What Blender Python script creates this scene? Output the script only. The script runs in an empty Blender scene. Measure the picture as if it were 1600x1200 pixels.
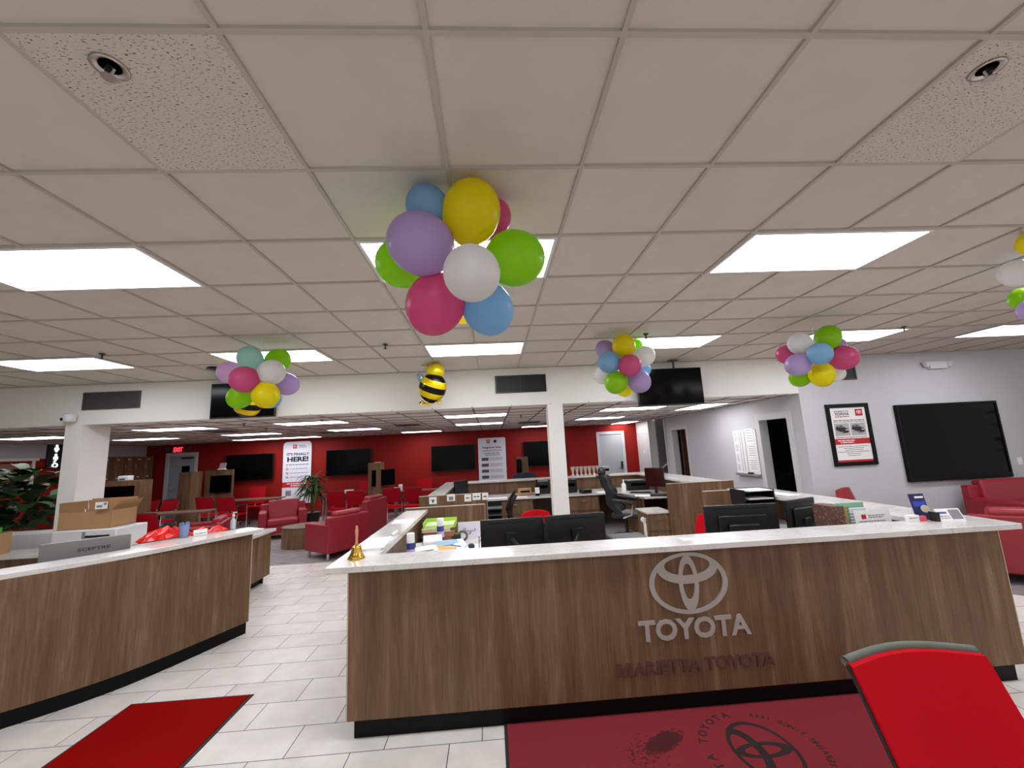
import bpy, math, random
from mathutils import Matrix, Vector
random.seed(7)
S = bpy.context.scene
C = S.collection
PI = math.pi
T = 0.6096
ZC = 1.79                 # eye height
CE = 3.044                # showroom ceiling
CB = 2.46                 # lounge ceiling
YB = 6.35                 # line of the header beam
YR = 13.7                 # red wall
XL = -10.85               # left wall

# ------------------------------------------------------------------ camera
F = 642.0
Mc = Matrix.Rotation(-.0575, 3, 'Z') @ Matrix.Rotation(PI/2+.1575, 3, 'X') @ Matrix.Rotation(-.05, 3, 'Z')
cd = bpy.data.cameras.new('camera'); cam = bpy.data.objects.new('camera', cd); C.objects.link(cam)
cd.sensor_width = 36; cd.lens = F/1600*36; cd.clip_start = .05; cd.clip_end = 100
cam.matrix_world = Matrix.Translation((0, 0, ZC)) @ Mc.to_4x4()
S.camera = cam
# ------------------------------------------------------------------ world, exposure
S.view_settings.view_transform = 'Standard'; S.view_settings.look = 'None'
S.view_settings.gamma = 1; S.view_settings.exposure = 0.35
W = bpy.data.worlds.new('world'); S.world = W; W.use_nodes = True
W.node_tree.nodes['Background'].inputs[0].default_value = (1, .97, .93, 1)
W.node_tree.nodes['Background'].inputs[1].default_value = 0.5
LIGHT_FRONT = 12
LIGHT_BACK = 8.3
LIGHT_NEAR = 5.5

def ray(px, py): return Mc @ Vector((px-800, 600-py, -F))
def onY(px, py, Y):
    r = ray(px, py); t = Y/r.y; return Vector((r.x*t, Y, ZC+r.z*t))
def onZ(px, py, z):
    r = ray(px, py); t = (z-ZC)/r.z; return Vector((r.x*t, r.y*t, z))

# ------------------------------------------------------------------ materials
def lin(c):
    return tuple(((x/255)/12.92 if x/255 <= .04045 else ((x/255+.055)/1.055)**2.4) for x in c)+(1,)
MATS = {}
def mat(name, c, rough=.5, metal=0, emit=0, noise=0, nscale=30, bump=0, spec=None, trans=0, coat=0):
    if name in MATS: return MATS[name]
    m = bpy.data.materials.new(name); m.use_nodes = True; nt = m.node_tree; b = nt.nodes['Principled BSDF']
    b.inputs['Base Color'].default_value = lin(c); b.inputs['Roughness'].default_value = rough
    b.inputs['Metallic'].default_value = metal
    if spec is not None: b.inputs['Specular IOR Level'].default_value = spec
    if coat: b.inputs['Coat Weight'].default_value = coat; b.inputs['Coat Roughness'].default_value = .08
    if trans: b.inputs['Transmission Weight'].default_value = trans
    if emit:
        b.inputs['Emission Color'].default_value = lin(c); b.inputs['Emission Strength'].default_value = emit
    if noise or bump:
        tc = nt.nodes.new('ShaderNodeTexCoord'); n = nt.nodes.new('ShaderNodeTexNoise')
        n.inputs['Scale'].default_value = nscale; n.inputs['Detail'].default_value = 4
        nt.links.new(tc.outputs['Object'], n.inputs['Vector'])
        if noise:
            r = nt.nodes.new('ShaderNodeValToRGB')
            lo = tuple(x*(1-noise) for x in lin(c)[:3])+(1,); hi = tuple(min(1, x*(1+noise)) for x in lin(c)[:3])+(1,)
            r.color_ramp.elements[0].position = .3; r.color_ramp.elements[1].position = .7
            r.color_ramp.elements[0].color = lo; r.color_ramp.elements[1].color = hi
            nt.links.new(n.outputs['Fac'], r.inputs[0]); nt.links.new(r.outputs[0], b.inputs['Base Color'])
        if bump:
            bp = nt.nodes.new('ShaderNodeBump'); bp.inputs['Strength'].default_value = bump; bp.inputs['Distance'].default_value = .01
            nt.links.new(n.outputs['Fac'], bp.inputs['Height']); nt.links.new(bp.outputs[0], b.inputs['Normal'])
    MATS[name] = m; return m

def nodes(name):
    m = bpy.data.materials.new(name); m.use_nodes = True; nt = m.node_tree
    MATS[name] = m
    return m, nt, nt.nodes['Principled BSDF'], nt.nodes.new, nt.links.new
def ramp(nt, stops, src):
    r = nt.nodes.new('ShaderNodeValToRGB'); cr = r.color_ramp
    while len(cr.elements) < len(stops): cr.elements.new(.5)
    for e, (p, c) in zip(cr.elements, stops): e.position = p; e.color = lin(c)
    nt.links.new(src, r.inputs[0]); return r

def wood(name, cs, sc=(4.5, 4.5, .28)):
    m, nt, b, N, L = nodes(name)
    tc = N('ShaderNodeTexCoord'); mp = N('ShaderNodeMapping'); mp.inputs['Scale'].default_value = sc
    n = N('ShaderNodeTexNoise'); n.inputs['Scale'].default_value = 2.2; n.inputs['Detail'].default_value = 7; n.inputs['Roughness'].default_value = .62
    n.inputs['Distortion'].default_value = .35
    L(tc.outputs['Object'], mp.inputs[0]); L(mp.outputs[0], n.inputs['Vector'])
    mp2 = N('ShaderNodeMapping'); mp2.inputs['Scale'].default_value = tuple(x*9 for x in sc)
    n2 = N('ShaderNodeTexNoise'); n2.inputs['Scale'].default_value = 2; n2.inputs['Detail'].default_value = 3
    L(tc.outputs['Object'], mp2.inputs[0]); L(mp2.outputs[0], n2.inputs['Vector'])
    mx = N('ShaderNodeMix'); mx.inputs[0].default_value = .3; L(n.outputs['Fac'], mx.inputs[2]); L(n2.outputs['Fac'], mx.inputs[3])
    r = ramp(nt, [(.28, cs[0]), (.46, cs[1]), (.56, cs[2]), (.72, cs[3])], mx.outputs[0])
    L(r.outputs[0], b.inputs['Base Color']); b.inputs['Roughness'].default_value = .42; b.inputs['Specular IOR Level'].default_value = .3
    return m
WOOD = wood('wood_laminate', [(80, 57, 39), (106, 79, 56), (120, 92, 68), (148, 120, 93)])
WOODT = wood('wood_top', [(84, 64, 52), (104, 80, 65), (116, 92, 75), (132, 106, 88)], (.5, 7, 7))

m, nt, b, N, L = nodes('quartz'); QUARTZ = m
tc = N('ShaderNodeTexCoord'); n = N('ShaderNodeTexNoise'); n.inputs['Scale'].default_value = 5; n.inputs['Detail'].default_value = 9; n.inputs['Distortion'].default_value = 1.2
L(tc.outputs['Object'], n.inputs['Vector'])
r = ramp(nt, [(.40, (208, 204, 198)), (.485, (214, 210, 205)), (.5, (194, 189, 183)), (.515, (214, 211, 206)), (.7, (217, 214, 210))], n.outputs['Fac'])
L(r.outputs[0], b.inputs['Base Color']); b.inputs['Roughness'].default_value = .16

m, nt, b, N, L = nodes('floor_tile'); FLOOR = m
tc = N('ShaderNodeTexCoord'); sx = N('ShaderNodeSeparateXYZ'); L(tc.outputs['Object'], sx.inputs[0])
def mth(op, a, b_, c=None):
    q = N('ShaderNodeMath'); q.operation = op
    for i, v in enumerate((a, b_, c)):
        if v is None: continue
        if isinstance(v, (int, float)): q.inputs[i].default_value = v
        else: L(v, q.inputs[i])
    return q.outputs[0]
v = mth('DIVIDE', mth('SUBTRACT', sx.outputs[1], 4.44-.308*40), .308)
row = mth('FLOOR', v, None)
u = mth('DIVIDE', mth('SUBTRACT', sx.outputs[0], mth('ADD', -2.155, mth('MULTIPLY', mth('SUBTRACT', row, 40), .2023))), .607)
fu = mth('SUBTRACT', .5, mth('ABSOLUTE', mth('SUBTRACT', mth('FRACT', u, None), .5), None))
fv = mth('SUBTRACT', .5, mth('ABSOLUTE', mth('SUBTRACT', mth('FRACT', v, None), .5), None))
g = mth('MAXIMUM', mth('LESS_THAN', fu, .0048), mth('LESS_THAN', fv, .0095))
cb = N('ShaderNodeCombineXYZ'); L(mth('FLOOR', u, None), cb.inputs[0]); L(row, cb.inputs[1])
wn = N('ShaderNodeTexWhiteNoise'); L(cb.outputs[0], wn.inputs[0])
n = N('ShaderNodeTexNoise'); n.inputs['Scale'].default_value = 6; n.inputs['Detail'].default_value = 8
L(tc.outputs['Object'], n.inputs['Vector'])
f2 = mth('ADD', mth('MULTIPLY', n.outputs['Fac'], .75), mth('MULTIPLY', wn.outputs[0], .25))
r = ramp(nt, [(.3, (206, 200, 192)), (.7, (224, 219, 212))], f2)
mx = N('ShaderNodeMix'); mx.data_type = 'RGBA'; L(g, mx.inputs[0]); L(r.outputs[0], mx.inputs[6]); mx.inputs[7].default_value = lin((66, 60, 56))
L(mx.outputs[2], b.inputs['Base Color']); b.inputs['Roughness'].default_value = .38

m, nt, b, N, L = nodes('carpet_plank'); CARPET = m
tc = N('ShaderNodeTexCoord'); mp = N('ShaderNodeMapping'); mp.inputs['Scale'].default_value = (1.2, 9, 1); n = N('ShaderNodeTexNoise'); n.inputs['Scale'].default_value = 3; n.inputs['Detail'].default_value = 8
L(tc.outputs['Object'], mp.inputs[0]); L(mp.outputs[0], n.inputs['Vector'])
r = ramp(nt, [(.3, (112, 106, 104)), (.7, (158, 152, 148))], n.outputs['Fac']); L(r.outputs[0], b.inputs['Base Color']); b.inputs['Roughness'].default_value = .9

m, nt, b, N, L = nodes('fissured'); FISS = m
tc = N('ShaderNodeTexCoord'); mp = N('ShaderNodeMapping'); mp.inputs['Rotation'].default_value = (0, 0, .5); mp.inputs['Scale'].default_value = (50, 130, 1)
n = N('ShaderNodeTexNoise'); n.inputs['Scale'].default_value = 1.5; n.inputs['Detail'].default_value = 1.5
L(tc.outputs['Object'], mp.inputs[0]); L(mp.outputs[0], n.inputs['Vector'])
r = ramp(nt, [(.31, (84, 76, 68)), (.40, (206, 200, 190)), (1, (206, 200, 190))], n.outputs['Fac']); L(r.outputs[0], b.inputs['Base Color']); b.inputs['Roughness'].default_value = .95

TILE = mat('ceiling_tile', (206, 200, 191), .9, noise=.03, nscale=6)
TBAR = mat('t_bar', (182, 177, 169), .6)
TBARD = mat('t_bar_dark', (74, 66, 66), .6)
TILEB = mat('ceiling_tile_back', (222, 214, 208), .9, noise=.03)
WHITE = mat('wall_white', (228, 225, 219), .7)
GRAY = mat('wall_gray', (196, 196, 199), .7, noise=.02, nscale=3)
DGRAY = mat('wall_dark_gray', (104, 104, 106), .8)
REDW = mat('wall_red', (138, 24, 16), .6, spec=.2)
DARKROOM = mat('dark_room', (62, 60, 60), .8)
TRIMW = mat('trim_white', (205, 203, 205), .5)
DOORG = mat('door_gray', (176, 178, 182), .5)
DOORB = mat('door_brown', (92, 66, 44), .5, noise=.2)
BLACK = mat('black_plastic', (20, 20, 21), .35)
KICK = mat('toe_kick_black', (12, 12, 12), .45, spec=.15)
SCREEN = mat('screen_black', (5, 5, 6), .14, spec=.12)
FRAMEBK = mat('frame_black', (9, 9, 10), .45, spec=.2)
GLASSBK = mat('dark_grille', (26, 26, 28), .5)
GRILLE = mat('gray_grille', (74, 72, 72), .6)
SILVER = mat('silver', (196, 192, 190), .3, 1)
BRUSH = mat('brushed_letters', (172, 166, 162), .4, .25)
DULL = mat('dull_letters', (92, 58, 52), .5)
REDF = mat('red_fabric', (190, 13, 28), .75, spec=.08, noise=.08, nscale=200)
REDM = mat('red_mesh', (168, 14, 28), .7, spec=.1)
REDD = mat('dark_red_frame', (84, 10, 16), .5)
LEATHER = mat('red_leather', (146, 30, 42), .42, noise=.05, nscale=12)
BLEATH = mat('black_leather', (22, 23, 26), .4, bump=.15, nscale=20)
MATR = mat('mat_red', (132, 12, 9), .95, spec=.02, noise=.12, nscale=260)
MATM = None
RUBBER = mat('rubber_edge', (34, 33, 32), .8)
GOLD = mat('brass', (214, 172, 76), .2, 1)
HANDLE = mat('bell_handle_wood', (196, 140, 104), .4)
CARD = mat('cardboard', (172, 132, 92), .8, noise=.04, nscale=10)
PAPER = mat('paper', (236, 234, 232), .7)
INK = mat('ink', (28, 26, 28), .7)
INKG = mat('ink_gray', (132, 130, 134), .7)
PRED = mat('print_red', (186, 20, 34), .6)
LEAF = mat('leaf_dark', (44, 66, 40), .6, spec=.15, noise=.35, nscale=5)
LEAFL = mat('leaf_mid', (72, 104, 48), .6, spec=.15, noise=.4, nscale=8)
STEMM = mat('stem', (92, 76, 50), .8)
POT = mat('pot_black', (24, 22, 22), .4)
SILVPL = mat('silver_plastic', (150, 148, 144), .4, .3)
PRINTERW = mat('printer_white', (216, 217, 216), .4)
BAGRED = mat('bag_red', (226, 32, 28), .3, noise=.06, nscale=15)
DOOR_EDGE = mat('edge_light', (190, 178, 160), .5)
def emis(name, c, s):
    if name in MATS: return MATS[name]
    m, nt, b, N, L = nodes(name); nt.nodes.remove(b); e = N('ShaderNodeEmission'); e.inputs[0].default_value = lin(c); e.inputs[1].default_value = s
    L(e.outputs[0], nt.nodes['Material Output'].inputs[0]); return m
DIFF = emis('diffuser_front', (246, 248, 255), LIGHT_FRONT)
DIFFB = emis('diffuser_back', (250, 250, 255), LIGHT_BACK)
DIFFN = emis('diffuser_near', (246, 248, 255), LIGHT_NEAR)

def balloon_mat(name, c):
    m, nt, b, N, L = nodes(name)
    b.inputs['Base Color'].default_value = lin(c); b.inputs['Roughness'].default_value = .32; b.inputs['Specular IOR Level'].default_value = .35
    tr = N('ShaderNodeBsdfTranslucent'); tr.inputs[0].default_value = lin(c)
    mx = N('ShaderNodeMixShader'); mx.inputs[0].default_value = .45
    L(b.outputs[0], mx.inputs[1]); L(tr.outputs[0], mx.inputs[2]); L(mx.outputs[0], nt.nodes['Material Output'].inputs[0])
    return m
BC = {k: balloon_mat('balloon_'+k, c) for k, c in dict(yellow=(240, 226, 14), white=(232, 230, 228), green=(158, 212, 26), purple=(194, 172, 214),
      pink=(216, 96, 146), blue=(146, 190, 222), pale=(182, 222, 212), lilac=(216, 184, 214)).items()}
m, nt, b, N, L = nodes('bee_stripes'); BEE = m
tc = N('ShaderNodeTexCoord'); wv = N('ShaderNodeTexWave'); wv.bands_direction = 'Z'; wv.inputs['Scale'].default_value = 1.75; wv.inputs['Distortion'].default_value = 1.6
wv.inputs['Detail'].default_value = 0; wv.inputs['Detail Scale'].default_value = .6
L(tc.outputs['Object'], wv.inputs['Vector']); r = ramp(nt, [(0, (20, 18, 16)), (.5, (238, 206, 20))], wv.outputs['Fac']); r.color_ramp.interpolation = 'CONSTANT'
L(r.outputs[0], b.inputs['Base Color']); b.inputs['Metallic'].default_value = .55; b.inputs['Roughness'].default_value = .25
FOILY = mat('foil_yellow', (236, 214, 20), .28, .5, bump=.5, nscale=18)
FOILG = mat('foil_gold', (206, 170, 50), .28, .6)
FOILT = mat('foil_teal', (120, 160, 170), .3, .5)

# ------------------------------------------------------------------ mesh helper
class MB:
    def __init__(s): s.v = []; s.f = []; s.M = Matrix.Identity(4); s.sm = False
    def add(s, vs, fs):
        n = len(s.v); s.v += [s.M @ Vector(p) for p in vs]; s.f += [tuple(i+n for i in q) for q in fs]; return s
    def box(s, x0, x1, y0, y1, z0, z1):
        return s.add([(x0, y0, z0), (x1, y0, z0), (x1, y1, z0), (x0, y1, z0), (x0, y0, z1), (x1, y0, z1), (x1, y1, z1), (x0, y1, z1)],
                     [(0, 3, 2, 1), (4, 5, 6, 7), (0, 1, 5, 4), (1, 2, 6, 5), (2, 3, 7, 6), (3, 0, 4, 7)])
    def prism(s, poly, z0, z1):
        n = len(poly)
        a = sum(poly[i][0]*poly[(i+1) % n][1]-poly[(i+1) % n][0]*poly[i][1] for i in range(n))
        if a < 0: poly = poly[::-1]
        return s.add([(x, y, z0) for x, y in poly]+[(x, y, z1) for x, y in poly],
                     [tuple(range(n-1, -1, -1)), tuple(range(n, 2*n))]+[(i, (i+1) % n, n+(i+1) % n, n+i) for i in range(n)])
    def strip(s, A, B, z0, z1):          # curved slab between two matching polylines
        n = len(A); vs = []
        for (a, b_) in zip(A, B): vs += [(a[0], a[1], z0), (b_[0], b_[1], z0), (b_[0], b_[1], z1), (a[0], a[1], z1)]
        fs = []
        for i in range(n-1):
            for k in range(4): fs.append((4*i+k, 4*i+(k+1) % 4, 4*i+4+(k+1) % 4, 4*i+4+k))
        fs += [(3, 2, 1, 0), (4*n-4, 4*n-3, 4*n-2, 4*n-1)]
        return s.add(vs, fs)
    def lathe(s, prof, n=20, cx=0, cy=0):
        vs = []; fs = []
        for (r_, z) in prof:
            for i in range(n):
                a = 2*PI*i/n; vs.append((cx+r_*math.cos(a), cy+r_*math.sin(a), z))
        for k in range(len(prof)-1):
            for i in range(n):
                j = (i+1) % n; fs.append((k*n+i, k*n+j, (k+1)*n+j, (k+1)*n+i))
        fs.append(tuple(range(n-1, -1, -1))); fs.append(tuple((len(prof)-1)*n+i for i in range(n)))
        return s.add(vs, fs)
    def cyl(s, x, y, z0, z1, r_, n=16): return s.lathe([(r_, z0), (r_, z1)], n, x, y)
    def tube(s, pts, r_, n=8):
        pts = [Vector(p) for p in pts]; vs = []; fs = []; up = Vector((0, 0, 1))
        rs = r_ if isinstance(r_, (list, tuple)) else [r_]*len(pts)
        for i, p in enumerate(pts):
            d = (pts[min(i+1, len(pts)-1)]-pts[max(i-1, 0)]).normalized()
            a = d.cross(up)
            if a.length < .05: a = d.cross(Vector((1, 0, 0)))
            a.normalize(); b_ = d.cross(a)
            for k in range(n):
                t = 2*PI*k/n; vs.append(p+rs[i]*(a*math.cos(t)+b_*math.sin(t)))
        for i in range(len(pts)-1):
            for k in range(n):
                j = (k+1) % n; fs.append((i*n+k, i*n+j, (i+1)*n+j, (i+1)*n+k))
        fs.append(tuple(range(n))); fs.append(tuple((len(pts)-1)*n+k for k in range(n-1, -1, -1)))
        return s.add(vs, fs)
    def bar(s, a, b_, r_=.01, n=8): return s.tube([a, b_], r_, n)
    def ball(s, c, rx, ry=None, rz=None, n=16, m_=10):
        ry = ry or rx; rz = rz or rx
        vs = [(c[0], c[1], c[2]-rz)]
        for i in range(1, m_):
            t = -PI/2+PI*i/m_
            for k in range(n):
                a = 2*PI*k/n; vs.append((c[0]+rx*math.cos(t)*math.cos(a), c[1]+ry*math.cos(t)*math.sin(a), c[2]+rz*math.sin(t)))
        vs.append((c[0], c[1], c[2]+rz)); fs = []
        for k in range(n): fs.append((0, 1+(k+1) % n, 1+k))
        for i in range(m_-2):
            for k in range(n):
                j = (k+1) % n; fs.append((1+i*n+k, 1+i*n+j, 1+(i+1)*n+j, 1+(i+1)*n+k))
        e = len(vs)-1
        for k in range(n): fs.append((e, 1+(m_-2)*n+k, 1+(m_-2)*n+(k+1) % n))
        return s.add(vs, fs)
    def grid(s, fn, nu, nv, th=0, nrm=None):   # surface fn(u,v); closed with thickness along nrm
        vs = [fn(i/nu, j/nv) for j in range(nv+1) for i in range(nu+1)]
        q = lambda i, j: j*(nu+1)+i
        fs = [(q(i, j), q(i+1, j), q(i+1, j+1), q(i, j+1)) for j in range(nv) for i in range(nu)]
        if th:
            n0 = len(vs); d = Vector(nrm)*th
            vs += [Vector(p)+d for p in vs]; fs += [tuple(n0+k for k in reversed(f)) for f in fs]
            for i in range(nu):
                fs.append((q(i+1, 0), q(i, 0), n0+q(i, 0), n0+q(i+1, 0))); fs.append((q(i, nv), q(i+1, nv), n0+q(i+1, nv), n0+q(i, nv)))
            for j in range(nv):
                fs.append((q(0, j), q(0, j+1), n0+q(0, j+1), n0+q(0, j))); fs.append((q(nu, j+1), q(nu, j), n0+q(nu, j), n0+q(nu, j+1)))
        return s.add(vs, fs)
    def build(s, name, m_, parent=None, bevel=0, smooth=False, loc=(0, 0, 0), sub=0):
        me = bpy.data.meshes.new(name); L_ = Vector(loc)
        me.from_pydata([tuple(p-L_) for p in s.v], [], s.f); me.validate(); me.materials.append(m_)
        o = bpy.data.objects.new(name, me); C.objects.link(o); o.location = loc
        if parent: o.parent = parent
        if bevel:
            b_ = o.modifiers.new('b', 'BEVEL'); b_.width = bevel; b_.segments = 3; b_.limit_method = 'ANGLE'
        if sub:
            b_ = o.modifiers.new('s', 'SUBSURF'); b_.levels = sub; b_.render_levels = sub
        if smooth or bevel or sub:
            for p in me.polygons: p.use_smooth = True
            if bevel or smooth == 'auto':
                try: me.set_sharp_from_angle(angle=.9)
                except Exception: pass
        return o
def B(*a): return MB().box(*a)
def tag(o, label, cat, group=None):
    o['label'] = label; o['category'] = cat
    if group: o['group'] = group
    return o
def thing(name, label, cat, loc=(0, 0, 0), rz=0, group=None):
    o = bpy.data.objects.new(name, None); C.objects.link(o); o.location = loc; o.rotation_euler = (0, 0, rz)
    o.empty_display_size = .1
    return tag(o, label, cat, group)
def struct(name, mb, m_, parent=None, **k):
    o = mb.build(name, m_, parent, **k)
    if not parent: o['kind'] = 'structure'
    return o
def dup(root, loc, rz, label, group=None):
    r_ = root.copy(); C.objects.link(r_); r_.location = loc; r_.rotation_euler = (0, 0, rz); r_['label'] = label
    if group: r_['group'] = group
    for ch in list(root.children):
        c = ch.copy(); C.objects.link(c); c.parent = r_
        for g_ in ch.children:
            d = g_.copy(); C.objects.link(d); d.parent = c
    return r_
RX90 = Matrix.Rotation(PI/2, 4, 'X')
def text(s_, name, m_, parent, M, w=None, h=None, ex=.002, bold=0, label=None):
    cu = bpy.data.curves.new('t', 'FONT'); cu.body = s_; cu.size = 1; cu.offset = bold; cu.extrude = .05
    cu.align_x = 'LEFT'; cu.resolution_u = 3
    o = bpy.data.objects.new('t', cu); C.objects.link(o)
    dg = bpy.context.evaluated_depsgraph_get(); me = bpy.data.meshes.new_from_object(o.evaluated_get(dg))
    bpy.data.objects.remove(o); bpy.data.curves.remove(cu)
    xs = [v_.co.x for v_ in me.vertices]; ys = [v_.co.y for v_ in me.vertices]
    x0, x1, y0, y1 = min(xs), max(xs), min(ys), max(ys)
    sx_ = (w/(x1-x0)) if w else None; sy_ = (h/(y1-y0)) if h else None
    if sx_ is None: sx_ = sy_
    if sy_ is None: sy_ = sx_
    me.transform(M @ Matrix.Diagonal((sx_, sy_, ex/.1, 1)) @ Matrix.Translation((-(x0+x1)/2, -(y0+y1)/2, 0)))
    me.name = name; me.materials.clear(); me.materials.append(m_)
    o = bpy.data.objects.new(name, me); C.objects.link(o); o.parent = parent
    if label: o['label'] = label
    return o
def words(mb, x0, x1, z, h, y=-.001, seed=0):   # illegible line of print: word-length dashes, facing -Y
    rr = random.Random(seed*7+int(x0*1000)+int(z*1000)); x = x0
    while x < x1:
        w = rr.uniform(1.5, 5)*h; e = min(x+w, x1); mb.box(x, e, y-.0008, y, z-h/2, z+h/2); x = e+.6*h
    return mb

# ------------------------------------------------------------------ structure
struct('floor', B(XL, 13, -5, 7.75, -.05, 0), FLOOR)
struct('floor', B(XL, 13, 7.75, YR+.1, -.05, 0), CARPET)
struct('floor', MB().prism([(5.55, 4.35), (6.6, 3.4), (13, 3.0), (13, 6.35), (5.0, 6.35), (5.0, 4.9)], 0, .004), CARPET)
GX = lambda j: (j-.239)*T
GY = lambda k: (k+1.752)*T
struct('ceiling', B(XL, 13, -5, YB, CE+.012, CE+.06), TILE)
g = MB()
for j in range(-18, 22):
    if XL < GX(j) < 13: g.box(GX(j)-.0095, GX(j)+.0095, -5, YB, CE, CE+.014)
for k in range(-11, 8):
    g.box(XL, 13, GY(k)-.0095, GY(k)+.0095, CE-.0006, CE+.014)
g.box(XL, 13, YB-.02, YB, CE-.001, CE+.014)
struct('trim_1', g, TBAR)
struct('ceiling', B(XL, 5.0, YB+.02, YR, CB+.01, CB+.05), TILEB)
BX = lambda j: -.88+j*T
BY = lambda k: 7.58+k*T
g = MB(); g2 = MB()
for j in range(-17, 10):
    if XL < BX(j) < 5: (g if -1 < j < 7 else g2).box(BX(j)-.011, BX(j)+.011, YB, YR, CB, CB+.012)
for k in range(-2, 11): g2.box(XL, 5, BY(k)-.009, BY(k)+.009, CB-.0005, CB+.012)
struct('trim_2', g, TBARD); struct('trim_3', g2, mat('t_bar_b', (140, 130, 128), .6))
# header beam, pillars
struct('wall_header', B(XL, 5.0, YB, YB+.18, CB-.004, CE+.03), WHITE)
struct('wall_pillar_left', B(-6.2, -5.96, YB-.001, YB+.45, 0, CB), WHITE)
struct('wall_pillar_middle', B(.90, 1.14, YB-.001, YB+.2, 0, CB), WHITE)
# right grey wall facing the room
struct('wall_front_right', B(5.0, 13, YB, YB+.12, 0, CE+.03), GRAY)
# corridor side wall (faces -X) with two doorways and the stair opening
g = MB()
def wx(y0, y1, z0, z1): g.box(5.0, 5.12, y0, y1, z0, z1)
wx(YB+.12, 6.66, 0, CB); wx(6.66, 7.46, 2.13, CB); wx(7.46, 10.3, 0, CB); wx(10.3, 11.2, 2.13, CB); wx(11.2, 11.62, 0, CB)
struct('wall_right', g, GRAY)
struct('wall_closet', B(4.9, 5.1, 12.55, YR, 0, CB), WHITE)
struct('wall_stair', B(5.1, 8, 12.5, 12.56, 0, 3.2), DGRAY)
struct('wall_stair_side', B(5.12, 8, 11.55, 11.62, 0, 3.2), DGRAY)
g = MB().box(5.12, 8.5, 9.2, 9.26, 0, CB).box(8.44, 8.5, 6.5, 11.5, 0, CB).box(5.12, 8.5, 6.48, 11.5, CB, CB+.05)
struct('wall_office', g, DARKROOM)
struct('wall_back', B(XL-.1, 5.1, YR, YR+.1, 0, CB+.05), REDW)
struct('wall_left', B(XL-.1, XL, 5.5, YR, 2.13, CB+.02), GRAY)
struct('wall_left_lower', B(XL-.1, XL, 5.5, YR, 0, 2.13), REDW)
struct('wall_left_front', B(XL-.1, XL, -5, 5.5, 0, CE+.03), WHITE)
# doorway trims
def frame_x(name, y0, y1, zt, x=5.0, w=.09, d=.02, m_=TRIMW, depth=.14):
    g = MB().box(x-d, x+depth, y0-w, y0, 0, zt+w).box(x-d, x+depth, y1, y1+w, 0, zt+w).box(x-d, x+depth, y0, y1, zt, zt+w)
    return struct(name, g, m_)
frame_x('trim_4', 6.7, 7.42, 2.09, w=.11); frame_x('trim_5', 10.36, 11.16, 2.09)
struct('trim_6', B(4.97, 5.0, 11.6, 11.64, 0, CB), TRIMW)
struct('trim_7', MB().box(4.86, 4.9, 12.53, 12.6, 0, CB).box(4.87, 4.9, 12.62, 12.66, 0, 2.12).box(4.87, 4.9, 13.52, 13.56, 0, 2.12).box(4.87, 4.9, 12.62, 13.56, 2.08, 2.12), TRIMW)
def lever(parent, x, y, z, dx=.1, nx=0, ny=-1, m_=None):
    g = MB(); g.ball((x+nx*.01, y+ny*.01, z), .03, .03, .03, 10, 6); g.tube([(x+nx*.04, y+ny*.04, z), (x+nx*.05, y+ny*.05, z)], .01)
    if ny: g.box(x-(.12 if dx < 0 else 0), x+(.12 if dx > 0 else 0), y-.065, y-.045, z-.01, z+.01)
    else: g.box(x+nx*.065, x+nx*.045, y-(.12 if dx < 0 else 0), y+(.12 if dx > 0 else 0), z-.01, z+.01)
    return g.build('door_handle', m_ or SILVER, parent)
# closet door
d = struct('door_1', B(4.875, 4.9, 12.66, 13.52, .01, 2.08), mat('door_pale', (206, 202, 200), .5)); lever(d, 4.875, 12.75, .98, .1, -1, 0)
B(4.872, 4.875, 13.04, 13.12, 1.45, 1.56).build('door_sign', PAPER, d)
# red wall right door
struct('trim_8', MB().box(3.52, 3.61, YR-.03, YR, 0, 2.22).box(4.37, 4.46, YR-.03, YR, 0, 2.22).box(3.61, 4.37, YR-.03, YR, 2.13, 2.22), TRIMW)
d = struct('door_2', B(3.61, 4.37, YR-.012, YR, .01, 2.11), DOORG)
B(4.27, 4.33, YR-.06, YR-.012, 1.02, 1.22).build('keypad_lock', BLACK, d); lever(d, 4.3, YR-.05, 1.0, -.1, 0, -1, BLACK)
# left rear door
struct('trim_9', MB().box(-10.24, -10.13, YR-.03, YR, 0, 2.2).box(-9.36, -9.27, YR-.03, YR, 0, 2.2).box(-10.13, -9.36, YR-.03, YR, 2.1, 2.2), TRIMW)
d = struct('door_3', B(-10.13, -9.36, YR-.012, YR, .01, 2.1), mat('door_bluegray', (158, 166, 176), .5)); lever(d, -10.03, YR-.012, 1.05, .1)
B(-9.74, -9.5, YR-.016, YR-.012, 1.45, 1.78).build('door_window', SCREEN, d)
B(-9.75, -9.4, YR-.06, YR-.015, 2.0, 2.05).build('door_closer', BLACK, d)
# doorway doors standing open
d = struct('door_4', B(5.16, 5.95, 11.0, 11.04, .01, 2.08), DOORB); lever(d, 5.85, 11.0, 1.0, -.1)
struct('baseboard_right', MB().box(5.12, 12.9, YB-.012, YB, 0, .1), mat('base_dark', (70, 68, 70), .6))
# stair handrail
h = thing('handrail', 'white sloping handrail on the dark grey stair wall', 'handrail', (5.1, 12.45, .9))
MB().tube([(-.12, 0, .02), (.0, 0, .08), (1.6, 0, 1.15)], .025).build('rail', TRIMW, h)
MB().bar((.3, 0, .28), (.3, .06, .22), .01).bar((1.2, 0, .88), (1.2, .06, .82), .01).build('bracket', SILVER, h)
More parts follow.
